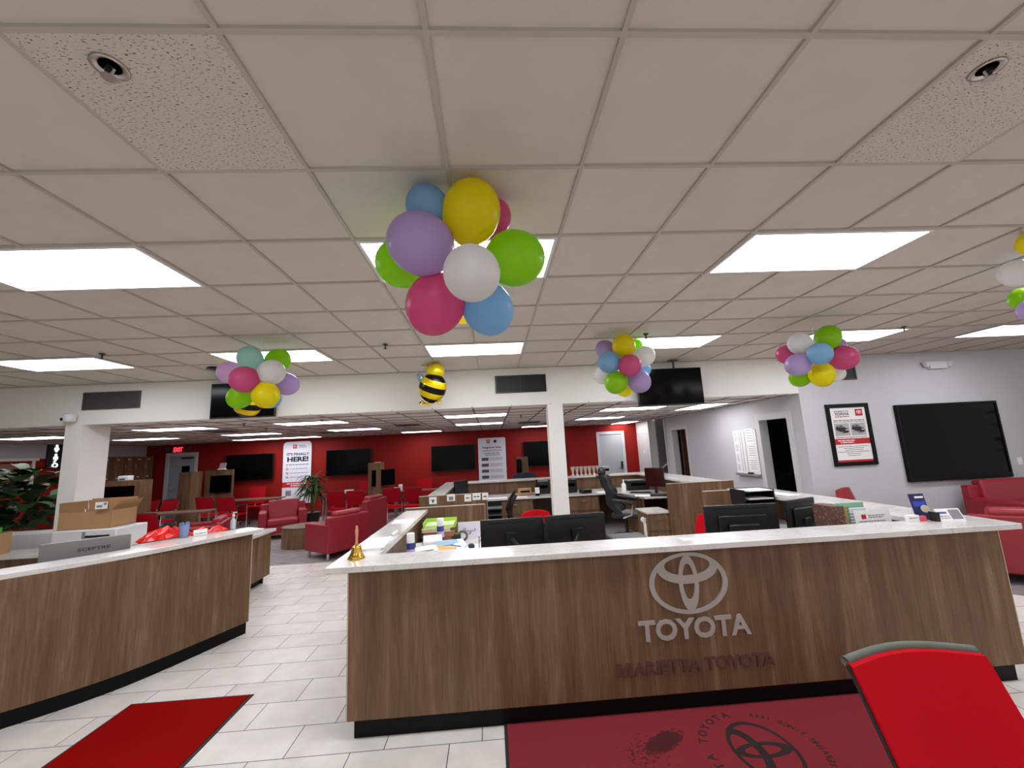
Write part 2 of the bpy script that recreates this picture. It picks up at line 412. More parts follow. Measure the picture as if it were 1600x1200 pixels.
# fissured tiles
def panel(label, j):
    o = B(.0095, T-.0095, .0095, T-.0095, .0, .011).build('ceiling_tile', FISS); o.location = (GX(j), GY(0), CE+.0008); return tag(o, label, 'ceiling tile')
panel('speckled fissured ceiling tile at the left, around the left chrome sprinkler', -2); panel('speckled fissured ceiling tile at the right, around the right chrome sprinkler', 3)

# ------------------------------------------------------------------ ceiling lights
def light(x, y, z, w, d, m_, label, group):
    t = thing('ceiling_light', label, 'light', (x+w/2, y+d/2, z), 0, group)
    MB().box(-w/2+.01, w/2-.01, -d/2+.01, -d/2+.03, -.006, .008).box(-w/2+.01, w/2-.01, d/2-.03, d/2-.01, -.006, .008).box(-w/2+.01, -w/2+.03, -d/2+.03, d/2-.03, -.006, .008).box(w/2-.03, w/2-.01, -d/2+.03, d/2-.03, -.006, .008).build('frame', mat('light_frame', (225, 225, 225), .5), t)
    B(-w/2+.03, w/2-.03, -d/2+.03, d/2-.03, -.003, .006).build('diffuser', m_, t)
    return t
GF = 'flat panel lights in the showroom ceiling'
FL = {(-1, 2): 'flat ceiling light panel directly behind the big balloon bunch', (3, 2): 'large flat ceiling light panel right of the big balloon bunch',
      (-5, 2): 'large flat ceiling light panel at the left edge of the frame', (-1, 6): 'small-looking light panel above the bee balloon, nearest the beam centre',
      (-5, 6): 'light panel behind the balloon bunch with the teal balloon', (3, 6): 'light panel behind the bunch beside the right hanging TV',
      (7, 6): 'light panel behind the bunch above the framed poster', (-9, 6): 'light panel at far left above the pale header beam',
      (11, 6): 'light panel at the far right above the emergency light'}
for (j, k), lb in FL.items(): light(GX(j), GY(k), CE, 2*T, T, DIFF, lb, GF)
for j in (-5, -1, 3, 7):
    for k in (-2, -6): light(GX(j), GY(k), CE, 2*T, T, DIFFN, 'flat ceiling light panel behind the viewer, out of frame', GF)
for j in (7, 11): light(GX(j), GY(2), CE, 2*T, T, DIFF, 'flat ceiling light panel beyond the right edge of the frame', GF)
GB = 'flat panel lights in the lounge ceiling'
BL = [(0, 0, 'nearer light panel of the pair in front of the safety poster'), (0, 4, 'farther light panel of the pair in front of the safety poster'),
      (-5, 0, 'nearest lounge light panel between left hanging TV and bee'), (-5, 4, 'second lounge light panel behind the one beside the left hanging TV'),
      (-3, 8, 'lounge light panel close to the red wall below the bee'), (-9, 0, 'lounge light panel just right of the left pillar'),
      (-9, 4, 'lounge light panel second behind the left pillar, left of the finally here poster'), (-11, 8, 'lounge light panel near the exit sign'), (-9, 8, 'farthest lounge light panel above the left red wall screen'),
      (5, 0, 'lounge light panel partly behind the right hanging TV'), (5, 4, 'middle lounge light panel right of the middle pillar'),
      (3, 8, 'rear lounge light panel behind the middle pillar'), (-13, 4, 'lounge light panel glimpsed left of the left pillar, near the lockers'), (-14, 1, 'lounge light panel left of the left pillar')]
for j, k, lb in BL: light(BX(j), BY(k), CB, 2*T, T, DIFFB, lb, GB)
light(BX(8), BY(0), CB, T, 2*T, DIFFB, 'lounge light panel turned lengthwise beside the grey corridor wall', GB)
light(BX(8), BY(8), CB, T, 2*T, DIFFB, 'far lengthwise lounge light panel above the right grey door', GB)

# sprinklers, detectors
def sprinkler(p, label, big=False, group='ceiling sprinklers'):
    t = thing('sprinkler', label, 'sprinkler', p, 0, group)
    if big:
        MB().lathe([(.046, 0), (.05, -.004), (.046, -.008), (.034, -.003), (.03, .0)], 24).build('escutcheon', SILVER, t, smooth=True)
        MB().cyl(0, 0, -.02, .0, .012).build('stem', BLACK, t)
        MB().bar((-.014, 0, -.01), (-.003, 0, -.038), .004).bar((.014, 0, -.01), (.003, 0, -.038), .004).cyl(0, 0, -.042, -.038, .02).build('deflector', SILVER, t)
    else:
        MB().lathe([(.03, 0), (.03, -.008)], 16).build('escutcheon', BLACK, t)
        MB().cyl(0, 0, -.05, 0, .008, 8).cyl(0, 0, -.054, -.05, .02, 10).build('deflector', BLACK, t)
sprinkler((-1.151, 1.182, CE), 'chrome sprinkler head in the left speckled tile', True); sprinkler((1.819, 1.182, CE), 'chrome sprinkler head in the right speckled tile', True)
for p, lb in [((-1.158, 4.624), 'small pendant sprinkler left of the light panel above the bee'), ((1.859, 4.573), 'small pendant sprinkler above the bunch by the right hanging TV'),
              ((-4.212, 4.613), 'small pendant sprinkler by the far left light panel'), ((5.15, 4.66), 'small pendant sprinkler by the light above the framed poster')]: sprinkler((p[0], p[1], CE), lb)
for p, lb in [((-4.219, 7.3), 'lounge sprinkler under the left hanging TV'), ((-2.92, 7.32), 'lounge sprinkler between left TV and bee'), ((.63, 8.3), 'lounge sprinkler left of the middle pillar'),
              ((.445, 9.85), 'farther lounge sprinkler left of the middle pillar'), ((-4.54, 8.6), 'lounge sprinkler near the third light right of the left pillar')]: sprinkler((p[0], p[1], CB), lb)
t = thing('air_diffuser', 'dark round ceiling diffuser left of the teal balloon bunch', 'air vent', (-3.62, 5.55, CE)); MB().lathe([(.09, 0), (.1, -.012), (.06, -.02)], 24).build('ring', BLACK, t)
for p, lb in [((-1.89, 9.6), 'return air vent in lounge ceiling under the bee'), ((1.0, 10.6), 'return air vent in lounge ceiling left of middle pillar'), ((-4.07, 10.9), 'return air vent in lounge ceiling above the red wall screen'), ((-5.6, 8.9), 'return air vent in lounge ceiling behind left hanging TV')]:
    t = thing('ceiling_vent', lb, 'air vent', (p[0], p[1], CB), 0, 'lounge ceiling vents'); B(-.28, .28, -.28, .28, -.008, 0).build('frame', mat('vent_frame', (150, 120, 116), .6), t)
    g = MB()
    for i in range(9): g.box(-.25, .25, -.24+i*.055, -.215+i*.055, -.014, -.008)
    g.build('louvre', GRILLE, t)
# header beam grilles
def grille(x0, x1, z0, z1, label, split, m_, y=YB):
    t = thing('wall_vent', label, 'wall vent', ((x0+x1)/2, y, z0)); w = (x1-x0)/2; h_ = z1-z0
    MB().box(-w, w, -.02, 0, 0, .02).box(-w, w, -.02, 0, h_-.02, h_).box(-w, -w+.025, -.02, 0, .02, h_-.02).box(w-.025, w, -.02, 0, .02, h_-.02).build('frame', BLACK if split else GRILLE, t)
    if split: B(-.012, .012, -.02, 0, .02, h_-.02).build('mullion', BLACK, t)
    g = MB().box(-w+.02, w-.02, -.006, -.002, .02, h_-.02)
    for i in range(12): z = .03+i*(h_-.05)/12; g.box(-w+.02, w-.02, -.014, -.004, z, z+.004)
    g.build('louvre', m_, t)
grille(-5.99, -5.18, 2.67, 2.93, 'grey slatted vent in the beam near the left pillar', False, GRILLE)
grille(.10, .90, 2.66, 2.935, 'black two-pane vent in the beam above the middle pillar', True, GLASSBK)
grille(5.6, 6.02, 2.64, 2.93, 'black vent high on grey wall behind the balloons', False, GLASSBK)
t = thing('security_camera', 'white round security camera on top of the left pillar', 'camera', (-6.08, YB, 2.5))
MB().lathe([(.06, 0), (.075, .02), (.075, .1), (.06, .115)], 20, 0, -.08).build('housing', PRINTERW, t, smooth='auto'); MB().ball((-.045, -.135, .035), .025).build('lens', SCREEN, t, smooth=True)
B(-.03, .03, -.02, 0, .03, .09).build('mount', PRINTERW, t)

# hanging TVs
def tv(name, label, c, w, h_, parts, pole=True):
    t = thing(name, label, 'television', c)
    B(-w/2, w/2, -.02, .03, -h_/2, h_/2).build('housing', BLACK, t, bevel=.004)
    B(-w/2+.012, w/2-.012, -.022, -.02, -h_/2+.018, h_/2-.012).build('screen', SCREEN, t)
    if pole: MB().bar((.12, .06, h_/2-.2), (.12, .06, CE-c[2]), .018).box(.02, .22, .03, .06, -.15, h_/2-.1).box(.05, .19, 0, .12, CE-c[2]-.01, CE-c[2]).build('ceiling_mount', GRILLE, t)
    else: B(-.2, .2, .03, .08, -.12, .12).build('wall_mount', BLACK, t)
    return t
tv('television', 'black television hung from the ceiling at the right, beside balloons', (2.78, 6.12, 2.62), 1.02, .57, 1)
tv('television', 'black television on the beam behind the left balloon bunch', (-3.62, 6.22, 2.7), .92, .52, 1)
# red wall TVs
for cx, cz, w, lb in [(-7.63, 1.64, 1.45, 'black wall screen left of the finally here poster'), (-4.56, 1.64, 1.42, 'black wall screen right of the finally here poster'),
                      (-1.24, 1.61, 1.42, 'black wall screen left of the safety poster'), (1.75, 1.61, 1.42, 'black wall screen half hidden by the middle pillar')]:
    t = tv('television', lb, (cx, YR-.085, cz), w, .82, 1, False); t['group'] = 'screens on the red wall'
# big dark screen on the grey wall
t = thing('wall_display', 'very large black display on the grey right wall', 'display', (7.42, YB, .97))
w, h_ = 1.74, 1.22
MB().box(-w/2, w/2, -.06, 0, 0, .07).box(-w/2, w/2, -.06, 0, h_-.035, h_).box(-w/2, -w/2+.03, -.06, 0, .07, h_-.035).box(w/2-.03, w/2, -.06, 0, .07, h_-.035).build('frame', FRAMEBK, t, bevel=.004)
B(-w/2+.03, w/2-.03, -.045, -.0, .07, h_-.035).build('screen', SCREEN, t)
# light switch, emergency light
t = thing('light_switch', 'white light switch right of the large black display', 'light switch', (8.53, YB, 1.2)); B(-.04, .04, -.008, 0, -.06, .06).build('plate', PAPER, t, bevel=.002); B(-.012, .012, -.016, -.008, -.025, .025).build('toggle', PAPER, t)
t = thing('emergency_light', 'white twin-head emergency light high on the grey wall', 'emergency light', (7.42, YB, 2.82))
B(-.15, .15, -.07, 0, -.06, .06).build('housing', PRINTERW, t, bevel=.008)
for sx_ in (-1, 1): MB().lathe([(.03, -.03), (.055, .05), (.05, .055)], 14, sx_*.2, -.05).build('lamp_head', PRINTERW, t, smooth='auto')

# ------------------------------------------------------------------ emblem
def ellring(mb, a0, b0, c0, a1, b1, c1, sc, y0, y1, n=64):
    vs = []; fs = []
    for i in range(n):
        t_ = 2*PI*i/n; co, si = math.cos(t_), math.sin(t_)
        o_ = (a0*co*sc, (b0*si+c0)*sc); i_ = (a1*co*sc, (b1*si+c1)*sc)
        vs += [(o_[0], y0, o_[1]), (i_[0], y0, i_[1]), (i_[0], y1, i_[1]), (o_[0], y1, o_[1])]
    for i in range(n):
        j = (i+1) % n
        for k in range(4): fs.append((4*i+k, 4*i+(k+1) % 4, 4*j+(k+1) % 4, 4*j+k))
    return mb.add(vs, fs)
def emblem(mb, sc, y0, th, n=64):
    ellring(mb, 1, .72, 0, .87, .635, 0, sc, y0, y0+th, n)
    ellring(mb, .77, .365, .345, .58, .23, .41, sc, y0-.0004, y0+th, n)
    ellring(mb, .25, .66, 0, .15, .42, .03, sc, y0-.0008, y0+th, n)
    return mb

# ------------------------------------------------------------------ front reception counter
RC = thing('reception_counter', 'large wood-fronted reception counter with white top and metal emblem', 'counter', (1.3, 3.0, 0))
ox, oy = 1.3, 3.0
def rb(*a): return B(a[0]-ox, a[1]-ox, a[2]-oy, a[3]-oy, a[4], a[5])
rb(-1.0, 3.72, 3.0, 3.12, .115, 1.03).build('front_panel', WOOD, RC)
rb(-1.004, -.996, 2.998, 3.12, .115, 1.03).build('edge_strip', DOOR_EDGE, RC)
rb(3.72, 3.726, 2.998, 3.12, .115, 1.03).build('edge_strip', DOOR_EDGE, RC)
MB().box(-1.0-ox, -.9-ox, .12, 2.62, .115, 1.03).build('side_panel', WOOD, RC)
MB().box(3.62-ox, 3.72-ox, .12, 3.0, .115, 1.03).build('side_panel', WOOD, RC)
MB().box(-.96-ox, 3.66-ox, .03, .1, 0, .115).box(-.95-ox, -.9-ox, .1, 2.6, 0, .115).box(3.6-ox, 3.66-ox, .1, 2.9, 0, .115).build('toe_kick', KICK, RC)
poly = [(-1.14, 2.95), (3.86, 2.95), (3.88, 3.2), (3.88, 6.02), (3.42, 6.02), (3.42, 3.27), (-.86, 3.27), (-.86, 5.6), (-1.14, 5.6)]
MB().prism([(x-ox, y-oy) for x, y in poly], 1.03, 1.07).build('countertop', QUARTZ, RC, bevel=.004)
emblem(MB(), .281, -.012, .012).build('emblem', BRUSH, RC).location = (1.337-ox, 0, .81)
text('TOYOTA', 'lettering', BRUSH, RC, Matrix.Translation((1.348-ox, -.006, .517)) @ RX90, w=.79, h=.135, ex=.012, bold=.03)
text('ARIETTA TOYOTA', 'lettering', DULL, RC, Matrix.Translation((1.392-ox, -.004, .286)) @ RX90, w=.99, h=.09, ex=.008, bold=.025, label='dull brown lettering')
g = MB(); g.M = Matrix.Translation((.782-ox, -.004, .241)) @ RX90 @ Matrix.Diagonal((1.14, 1.02, 1, 1))
g.prism([(0, 0), (0, .088), (.026, .088), (.044, .035), (.062, .088), (.088, .088), (.088, 0), (.07, 0), (.07, .062), (.052, 0), (.036, 0), (.018, .062), (.018, 0)], -.004, .004).build('lettering', DULL, RC)['label'] = 'dull brown letter M'
# divider at rear of front pod (left) and inner desk
def divider(x0, x1, y, z, label, papers=False):
    t = thing('divider_panel', label, 'divider', ((x0+x1)/2, y, 0)); w = (x1-x0)/2
    B(-w, w, -.02, .02, 0, z-.006).build('panel', WOOD, t); B(-w, w, -.021, .021, z-.006, z).build('edge_strip', DOOR_EDGE, t)
    MB().box(w, w+.004, -.021, .021, 0, z).build('edge_strip', DOOR_EDGE, t)
    return t
divider(-1.16, -.12, 5.65, 1.095, 'wood divider panel behind the stack of green folders')
divider(-1.19, -.1, 6.9, 1.115, 'wood divider panel with paper notes taped along its top')
divider(2.88, 4.02, 6.88, 1.1, 'taller wood divider panel with rounded corner, right of exec chair')
divider(2.87, 3.41, 5.67, 1.093, 'lower wood divider panel in front of the black paper trays')
d = thing('inner_desk', 'white inner worktop behind the front counter with monitors on it', 'desk', (1.3, 3.3, 0))
MB().prism([(-.9-1.3, -.18), (2.32, -.18), (2.32, 2.3), (1.6, 2.3), (1.6, .62), (-1.4, .62), (-1.4, 2.3), (-2.2, 2.3)], .72, .75).build('worktop', QUARTZ, d)
MB().box(-1.45, -1.4, .5, 2.3, .0, .72).build('side_panel', WOOD, d); MB().box(1.6, 1.65, .5, 2.3, 0, .72).build('side_panel', WOOD, d)

# ------------------------------------------------------------------ rear pod
P2 = thing('rear_counter', 'rear work counter with wood walls and white top near red wall', 'counter', (1.4, 10.3, 0))
px_, py_ = 1.4, 10.3
poly = [(-1.14, 6.92), (-.86, 6.92), (-.86, 10.05), (3.5, 10.05), (3.5, 6.9), (4.05, 6.9), (4.05, 10.4), (-1.14, 10.4)]
MB().prism([(x-px_, y-py_) for x, y in poly], 1.03, 1.07).build('countertop', QUARTZ, P2, bevel=.004)
MB().box(-1.05-px_, 3.95-px_, .0-.15, 0, 0, 1.03).build('rear_panel', WOOD, P2)
MB().box(-1.05-px_, -.95-px_, 6.92-py_, -.15, 0, 1.03).build('side_panel', WOOD, P2)
MB().box(3.6-px_, 3.7-px_, 6.9-py_, -.15, 0, 1.03).build('side_panel', WOOD, P2)
d2 = thing('rear_desk', 'white rear worktop with wood drawers beneath', 'desk', (1.2, 9.6, 0))
MB().prism([(-.95-1.2, -.5), (1.55, -.5), (1.7, -1.6), (2.42, -1.6), (2.42, .55), (-.95-1.2, .55)], .72, .75).build('worktop', QUARTZ, d2)
MB().box(-2.0, -.35, -.45, .4, 0, .72).box(.45, 1.1, -.45, .4, 0, .72).build('cabinet', WOOD, d2)
for cx in (-1.6, -.75, .75):
    for cz in (.2, .55):
        dr = B(cx-.32, cx+.32, -.465, -.45, cz-.14, cz+.14).build('drawer', WOOD, d2); B(cx-.06, cx+.06, -.49, -.465, cz+.05, cz+.062).build('handle', SILVER, dr)
B(1.66, 1.7, -1.55, -.5, 0, .72).build('side_panel', WOOD, d2)
fc = thing('filing_pedestal', 'wood drawer pedestal with white top beside exec chair', 'cabinet', (2.72, 7.2, 0))
B(-.18, .2, -.25, .25, 0, .62).build('body', WOOD, fc); B(-.2, .22, -.27, .27, .62, .645).build('top', QUARTZ, fc)
for z in (.1, .35): dr = B(-.16, .18, -.262, -.25, z, z+.22).build('drawer', WOOD, fc); B(-.04, .06, -.28, -.262, z+.16, z+.17).build('handle', SILVER, dr)
# notes taped on divider
for x, z, w, lb in [(-1.0+.0, 1.04, .12, 'taped note with a black ribbon figure, leftmost on divider'), (-.71, 1.07, .13, 'taped note with a blue-grey square picture'),
                 (-.44, 1.05, .11, 'taped note with a small single word, third from left'), (-.3, 1.065, .13, 'taped note with handwritten scribble'), (-.16, 1.06, .1, 'rightmost taped note on the divider panel')]:
    t = thing('paper_note', lb, 'note', (x+.03, 6.878, z), 0, 'notes taped on the divider'); B(-w/2, w/2, -.0015, 0, -.055, .055).build('sheet', PAPER, t)
    g = MB(); 
    if 'figure' in lb: g.box(-.012, .012, -.003, -.0015, -.035, .01); g.box(-.03, .03, -.003, -.0015, .0, .012)
    elif 'picture' in lb: g.box(-.035, .035, -.003, -.0015, -.04, .015)
    else: words(g, -w/2+.02, w/2-.02, 0, .016, -.0018)
    g.build('print', INKG if 'picture' in lb else INK, t)

# ------------------------------------------------------------------ left curved counter
def arc(pts, n=24):   # Catmull-Rom through points
    out = []
    for i in range(len(pts)-1):
        p0 = Vector(pts[max(i-1, 0)]); p1 = Vector(pts[i]); p2 = Vector(pts[i+1]); p3 = Vector(pts[min(i+2, len(pts)-1)])
        for k in range(n//len(pts)+2):
            t_ = k/(n//len(pts)+2)
            out.append(.5*((2*p1)+(p2-p0)*t_+(2*p0-5*p1+4*p2-p3)*t_*t_+(3*p1-p0-3*p2+p3)*t_**3))
    out.append(Vector(pts[-1])); return out
def offs(P, d_):
    out = []
    for i, p in enumerate(P):
        t_ = (P[min(i+1, len(P)-1)]-P[max(i-1, 0)]).normalized(); out.append(p+Vector((-t_.y, t_.x))*d_)
    return out
lx, ly = -3.13, 4.05
face = arc([(-4.75+.0, 2.62), (-4.25, 2.92), (-3.62, 3.38), (-3.10, 3.92), (-2.66, 4.86)])
face = [p-Vector((lx, ly)) for p in face]
LC = thing('curved_counter', 'curved wood-fronted counter with white top at the left', 'counter', (lx, ly, 0))
MB().strip(face, offs(face, .1), .12, 1.03).build('front_panel', WOOD, LC, smooth='auto')
MB().strip(offs(face, .03), offs(face, .09), 0, .12).build('toe_kick', KICK, LC)
top = arc([(-4.8, 2.53), (-4.28, 2.84), (-3.67, 3.33), (-3.13, 3.86), (-2.82, 4.36), (-2.52, 4.83)]); top = [p-Vector((lx, ly)) for p in top]
MB().strip(top, offs(top, .3), 1.03, 1.07).build('countertop', QUARTZ, LC, bevel=.004)
e0 = face[-1]; e1 = offs(face, .1)[-1]
MB().strip([e0, e0+(face[-1]-face[-2]).normalized()*.008], [e1, e1+(face[-1]-face[-2]).normalized()*.008], .12, 1.03).build('edge_strip', DOOR_EDGE, LC)
# low back desk of left pod
LD = thing('low_desk', 'low wood desk with white top behind the curved counter', 'desk', (-3.5, 6.4, 0))
MB().prism([(.1, -.85), (.1, .47), (-2.4, .47), (-2.4, -.07), (-4.3, -.07), (-4.3, -.57), (-.5, -.57), (-.9, -1.3), (-.45, -1.45)], .72, .76).build('worktop', QUARTZ, LD, bevel=.003)
MB().box(.0, .06, -.55, .4, .1, .72).box(-4.2, .0, -.5, -.45, .1, .72).box(-2.35, 0, .35, .4, .1, .72).box(-4.2, -2.35, -.14, -.1, .1, .72).build('panel', WOOD, LD)
MB().box(-.06, -.02, -.5, .36, 0, .1).box(-2.3, 0, .3, .34, 0, .1).build('toe_kick', KICK, LD)
o = B(-7.4, -6.28, 6.45, 6.85, 0, .935).build('raised_shelf', QUARTZ, None, loc=(-6.8, 6.65, 0), bevel=.004); tag(o, 'white raised ledge left of the left pillar base', 'shelf')
o.data.materials[0] = PRINTERW

# ------------------------------------------------------------------ floor mats
def rot(p, c, a): return (c[0]+(p[0]-c[0])*math.cos(a)-(p[1]-c[1])*math.sin(a), c[1]+(p[0]-c[0])*math.sin(a)+(p[1]-c[1])*math.cos(a))
t = thing('floor_mat', 'plain red floor mat in front of the curved counter', 'mat', (-2.38, 2.73, 0))
B(-.46, .455, -.92, .92, 0, .004).build('backing', RUBBER, t); B(-.44, .43, -.9, .9, .004, .009).build('pile', MATR, t)
m, nt, b, N, L = nodes('mat_logo_red'); MATM = m
tc = N('ShaderNodeTexCoord'); n = N('ShaderNodeTexNoise'); n.inputs['Scale'].default_value = 55; n.inputs['Detail'].default_value = 6; L(tc.outputs['Object'], n.inputs['Vector'])
def blob(cx, cy, sx_, sy_, a):
    mp = N('ShaderNodeMapping'); mp.vector_type = 'TEXTURE'; mp.inputs['Location'].default_value = (cx, cy, 0); mp.inputs['Rotation'].default_value = (0, 0, a); mp.inputs['Scale'].default_value = (sx_, sy_, 1)
    L(tc.outputs['Object'], mp.inputs[0]); gr = N('ShaderNodeTexGradient'); gr.gradient_type = 'SPHERICAL'; L(mp.outputs[0], gr.inputs[0]); return gr.outputs['Fac']
s1 = blob(-.70, .345, .17, .085, .55); s2 = blob(-.84, .27, .36, .24, .4)
def mth2(op, a, b_):
    q = N('ShaderNodeMath'); q.operation = op
    for i, v_ in enumerate((a, b_)):
        if isinstance(v_, (int, float)): q.inputs[i].default_value = v_
        else: L(v_, q.inputs[i])
    return q.outputs[0]
sm_ = mth2('ADD', mth2('MULTIPLY', s1, 1.0), mth2('MULTIPLY', s2, .35))
st = mth2('ADD', sm_, mth2('MULTIPLY', mth2('SUBTRACT', n.outputs['Fac'], .5), 1.3))
r1 = N('ShaderNodeMapRange'); r1.inputs[1].default_value = .26; r1.inputs[2].default_value = .44; L(st, r1.inputs[0])
mx = N('ShaderNodeMix'); mx.data_type = 'RGBA'; L(r1.outputs[0], mx.inputs[0]); mx.inputs[6].default_value = lin((128, 46, 50)); mx.inputs[7].default_value = lin((78, 38, 40))
L(mx.outputs[2], b.inputs['Base Color']); b.inputs['Roughness'].default_value = .95; b.inputs['Specular IOR Level'].default_value = .03
t = thing('floor_mat', 'worn red floor mat with black round emblem below the reception counter', 'mat', (1.68, 2.40, 0))
B(-1.67, 1.2, -.62, .64, 0, .004).build('backing', RUBBER, t); B(-1.65, 1.18, -.6, .625, .004, .009).build('pile', MATM, t)
MATINK = mat('mat_ink', (38, 22, 25), .95)
cx, cy = -.18, .20       # seal centre in mat coordinates, its top points to -X
R90 = Matrix.Translation((cx, cy, .0088)) @ Matrix.Rotation(PI/2, 4, 'Z')
g = emblem(MB(), .25, 0, .0006); 
for i, v_ in enumerate(g.v): g.v[i] = R90 @ Matrix.Rotation(-PI/2, 4, 'X') @ v_
g2 = MB(); g2.v = [Vector((v_.x, v_.y, .0096+(v_.z-.0096)*.5)) for v_ in g.v]; g2.f = g.f
g2.build('emblem', MATINK, t)
def arctext(s_, r_, a0, a1, top, h_):
    n_ = len(s_)
    for i, ch in enumerate(s_):
        if ch == ' ': continue
        a = a0+(a1-a0)*i/(n_-1)
        th_ = a-PI/2 if top else a+PI/2
        M = R90 @ Matrix.Translation((r_*math.cos(a), r_*math.sin(a), .0008)) @ Matrix.Rotation(th_, 4, 'Z')
        text(ch, 'lettering', MATINK, t, M, h=h_ if ch != 'I' else h_, ex=.0006, bold=0 if ch == 'M' else .03)
arctext('MARIETTA TOYOTA', .325, math.radians(178), math.radians(9), True, .052)
arctext('SERVING SINCE 1979', .325, math.radians(242), math.radians(339), False, .036)

# ------------------------------------------------------------------ chairs
def ellbox(mb, *a): return mb.box(*a)
def guest_chair(name, label, loc, rz, group=None, seat_z=.45, top_z=.86, w=.5):
    """faces +Y in local space (back at -Y)"""
    t = thing(name, label, 'chair', loc, rz, group); hw = w/2
    def seat(u, v): return Vector((-hw+.02+(w-.04)*u, -.2+.44*v, seat_z+.015*math.cos(PI*(u-.5))*-1+.012*math.sin(PI*v)))
    MB().grid(seat, 6, 6, -.045, (0, 0, 1)).build('seat', REDF, t, smooth='auto')
    def back(u, v):
        z = seat_z+.1+(top_z-seat_z-.1)*v; x = (-hw+.02+(w-.04)*u)*(1-.06*v)
        return Vector((x, -.21-.12*v-.035*math.cos(PI*(u-.5)), z))
    MB().grid(back, 8, 6, -.02, (0, 1, 0)).build('backrest', REDM, t, smooth='auto')
    pts = [back(0, 0), back(0, .5), back(0, 1), back(.25, 1), back(.5, 1), back(.75, 1), back(1, 1), back(1, .5), back(1, 0)]
    MB().tube([p+Vector((0, -.008, .0)) for p in pts], .014, 6).build('back_frame', REDD, t, smooth=True)
    for s_ in (-1, 1):
        x = s_*hw
        MB().tube([(x, .25, 0), (x, .22, seat_z+.2), (x, .16, seat_z+.22), (x, -.2, seat_z+.22)], .011, 6).build('front_leg', SILVER, t, smooth=True)
        MB().tube([(x, -.32, 0), (x, -.2, seat_z-.05), (x, -.23, seat_z+.22)], .011, 6).build('rear_leg', SILVER, t, smooth=True)
        B(x-.02, x+.02, -.16, .18, seat_z+.22, seat_z+.24).build('armrest', BLACK, t)
    MB().tube([(-hw, -.2, seat_z-.05), (0, -.17, seat_z-.07), (hw, -.2, seat_z-.05)], .01, 6).build('crossbar', SILVER, t, smooth=True)
    return t
GCH = 'red guest chairs around the lounge tables'
c0 = None
def gch(x, y, rz, label):
    global c0
    if c0 is None: c0 = guest_chair('guest_chair', label, (x, y, 0), rz, GCH, top_z=.92); return c0
    return dup(c0, (x, y, 0), rz, label)
# local +Y faces the table at the wall
def gat(px, py, label, rz=0, face=1, z=.92):
    p = onZ(px, py, z); gch(p.x, p.y+.33*face, rz, label)
gat(319, 777, 'red guest chair in front of the left wood screen tower, back to us')
gat(352, 777, 'red guest chair below the left end of the left wall screen, back to us')
gat(524, 768, 'red guest chair right of the dracaena plant, back to us')
gat(555, 767, 'red guest chair behind the pair of armchairs, back to us')
gat(612, 763, 'red guest chair right of the right wood tower, back to us')
gat(645, 762, 'red guest chair beside the rear counter corner, back to us')
gat(222, 803, 'nearest red guest chair, right of the cardboard box', .1)
gat(236, 782, 'red guest chair facing us beyond the near lounge table', PI, -1)
gat(266, 781, 'red guest chair facing us beside the left wood tower', PI-.1, -1)
for x, y, lb in [(-7.25, 13.35, 'high-backed red task chair under the left wall screen, facing us'), (-3.95, 13.35, 'high-backed red task chair behind the small white device'), (-2.15, 13.3, 'high-backed red task chair against the red wall near counter corner'),
                 (-9.3, 13.3, 'high-backed red task chair in front of the blue-grey door')]:
    t = thing('task_chair', lb, 'chair', (x, y, 0), 0, 'red task chairs against the red wall')
    MB().grid(lambda u, v: Vector((-.24+.48*u*(1), .05-.04*math.cos(PI*(u-.5))+.06*v, .55+.47*v)), 6, 5, -.03, (0, 1, 0)).build('backrest', REDM, t, smooth='auto')
    B(-.24, .24, -.4, .02, .43, .49).build('seat', REDF, t, bevel=.02); MB().cyl(0, -.18, .08, .43, .025).build('gas_column', BLACK, t)
    g = MB()
    for i in range(5): a = 2*PI*i/5; g.bar((0, -.18, .09), (.28*math.cos(a), -.18+.28*math.sin(a), .06), .016)
    g.build('star_base', BLACK, t)
    for i in range(5): a = 2*PI*i/5; MB().ball((.28*math.cos(a), -.18+.28*math.sin(a), .03), .03, n=8, m_=6).build('caster', BLACK, t)
    MB().bar((0, -.1, .43), (0, .06, .6), .02).build('back_support', BLACK, t)
# upholstered chair in the foreground, facing the viewer
t = thing('foreground_chair', 'large red chair back with grey-green top rim at lower right corner', 'chair', (1.62, 1.42, 0), 0)
def fb(u, v):
    z = .455+.36*v; cxn = .16; hw = .30-.01*(1-v)
    return Vector((cxn+(-hw+2*hw*u), -.02+.24+.18*v+.05*math.sin(PI*u), z+.016*math.sin(PI*u)*v))
MB().grid(fb, 14, 10, .035, (0, 1, .15)).build('backrest', REDF, t, smooth='auto')
MB().tube([fb(i/14, 1)+Vector((0, .042, .004)) for i in range(15)], .02, 10).build('top_rim', mat('rim_greygreen', (92, 96, 86), .5), t, smooth=True)
for s_ in (0, 1): MB().tube([fb(s_, i/10)+Vector((.004*(1 if s_ else -1), .025, 0)) for i in range(11)], .0075, 8).build('side_piping', RUBBER, t, smooth=True)
MB().grid(lambda u, v: Vector((.13-.26+.52*u, -.5+.5*v, .46+.02*math.sin(PI*u)*math.sin(PI*v))), 8, 8, -.07, (0, 0, 1)).build('seat', REDF, t, smooth='auto')
for sx_ in (-.1, .36):
    for sy_ in (-.45, .12): MB().bar((sx_, sy_, 0), (sx_, sy_*.9, .4), .014).build('leg', SILVER, t)
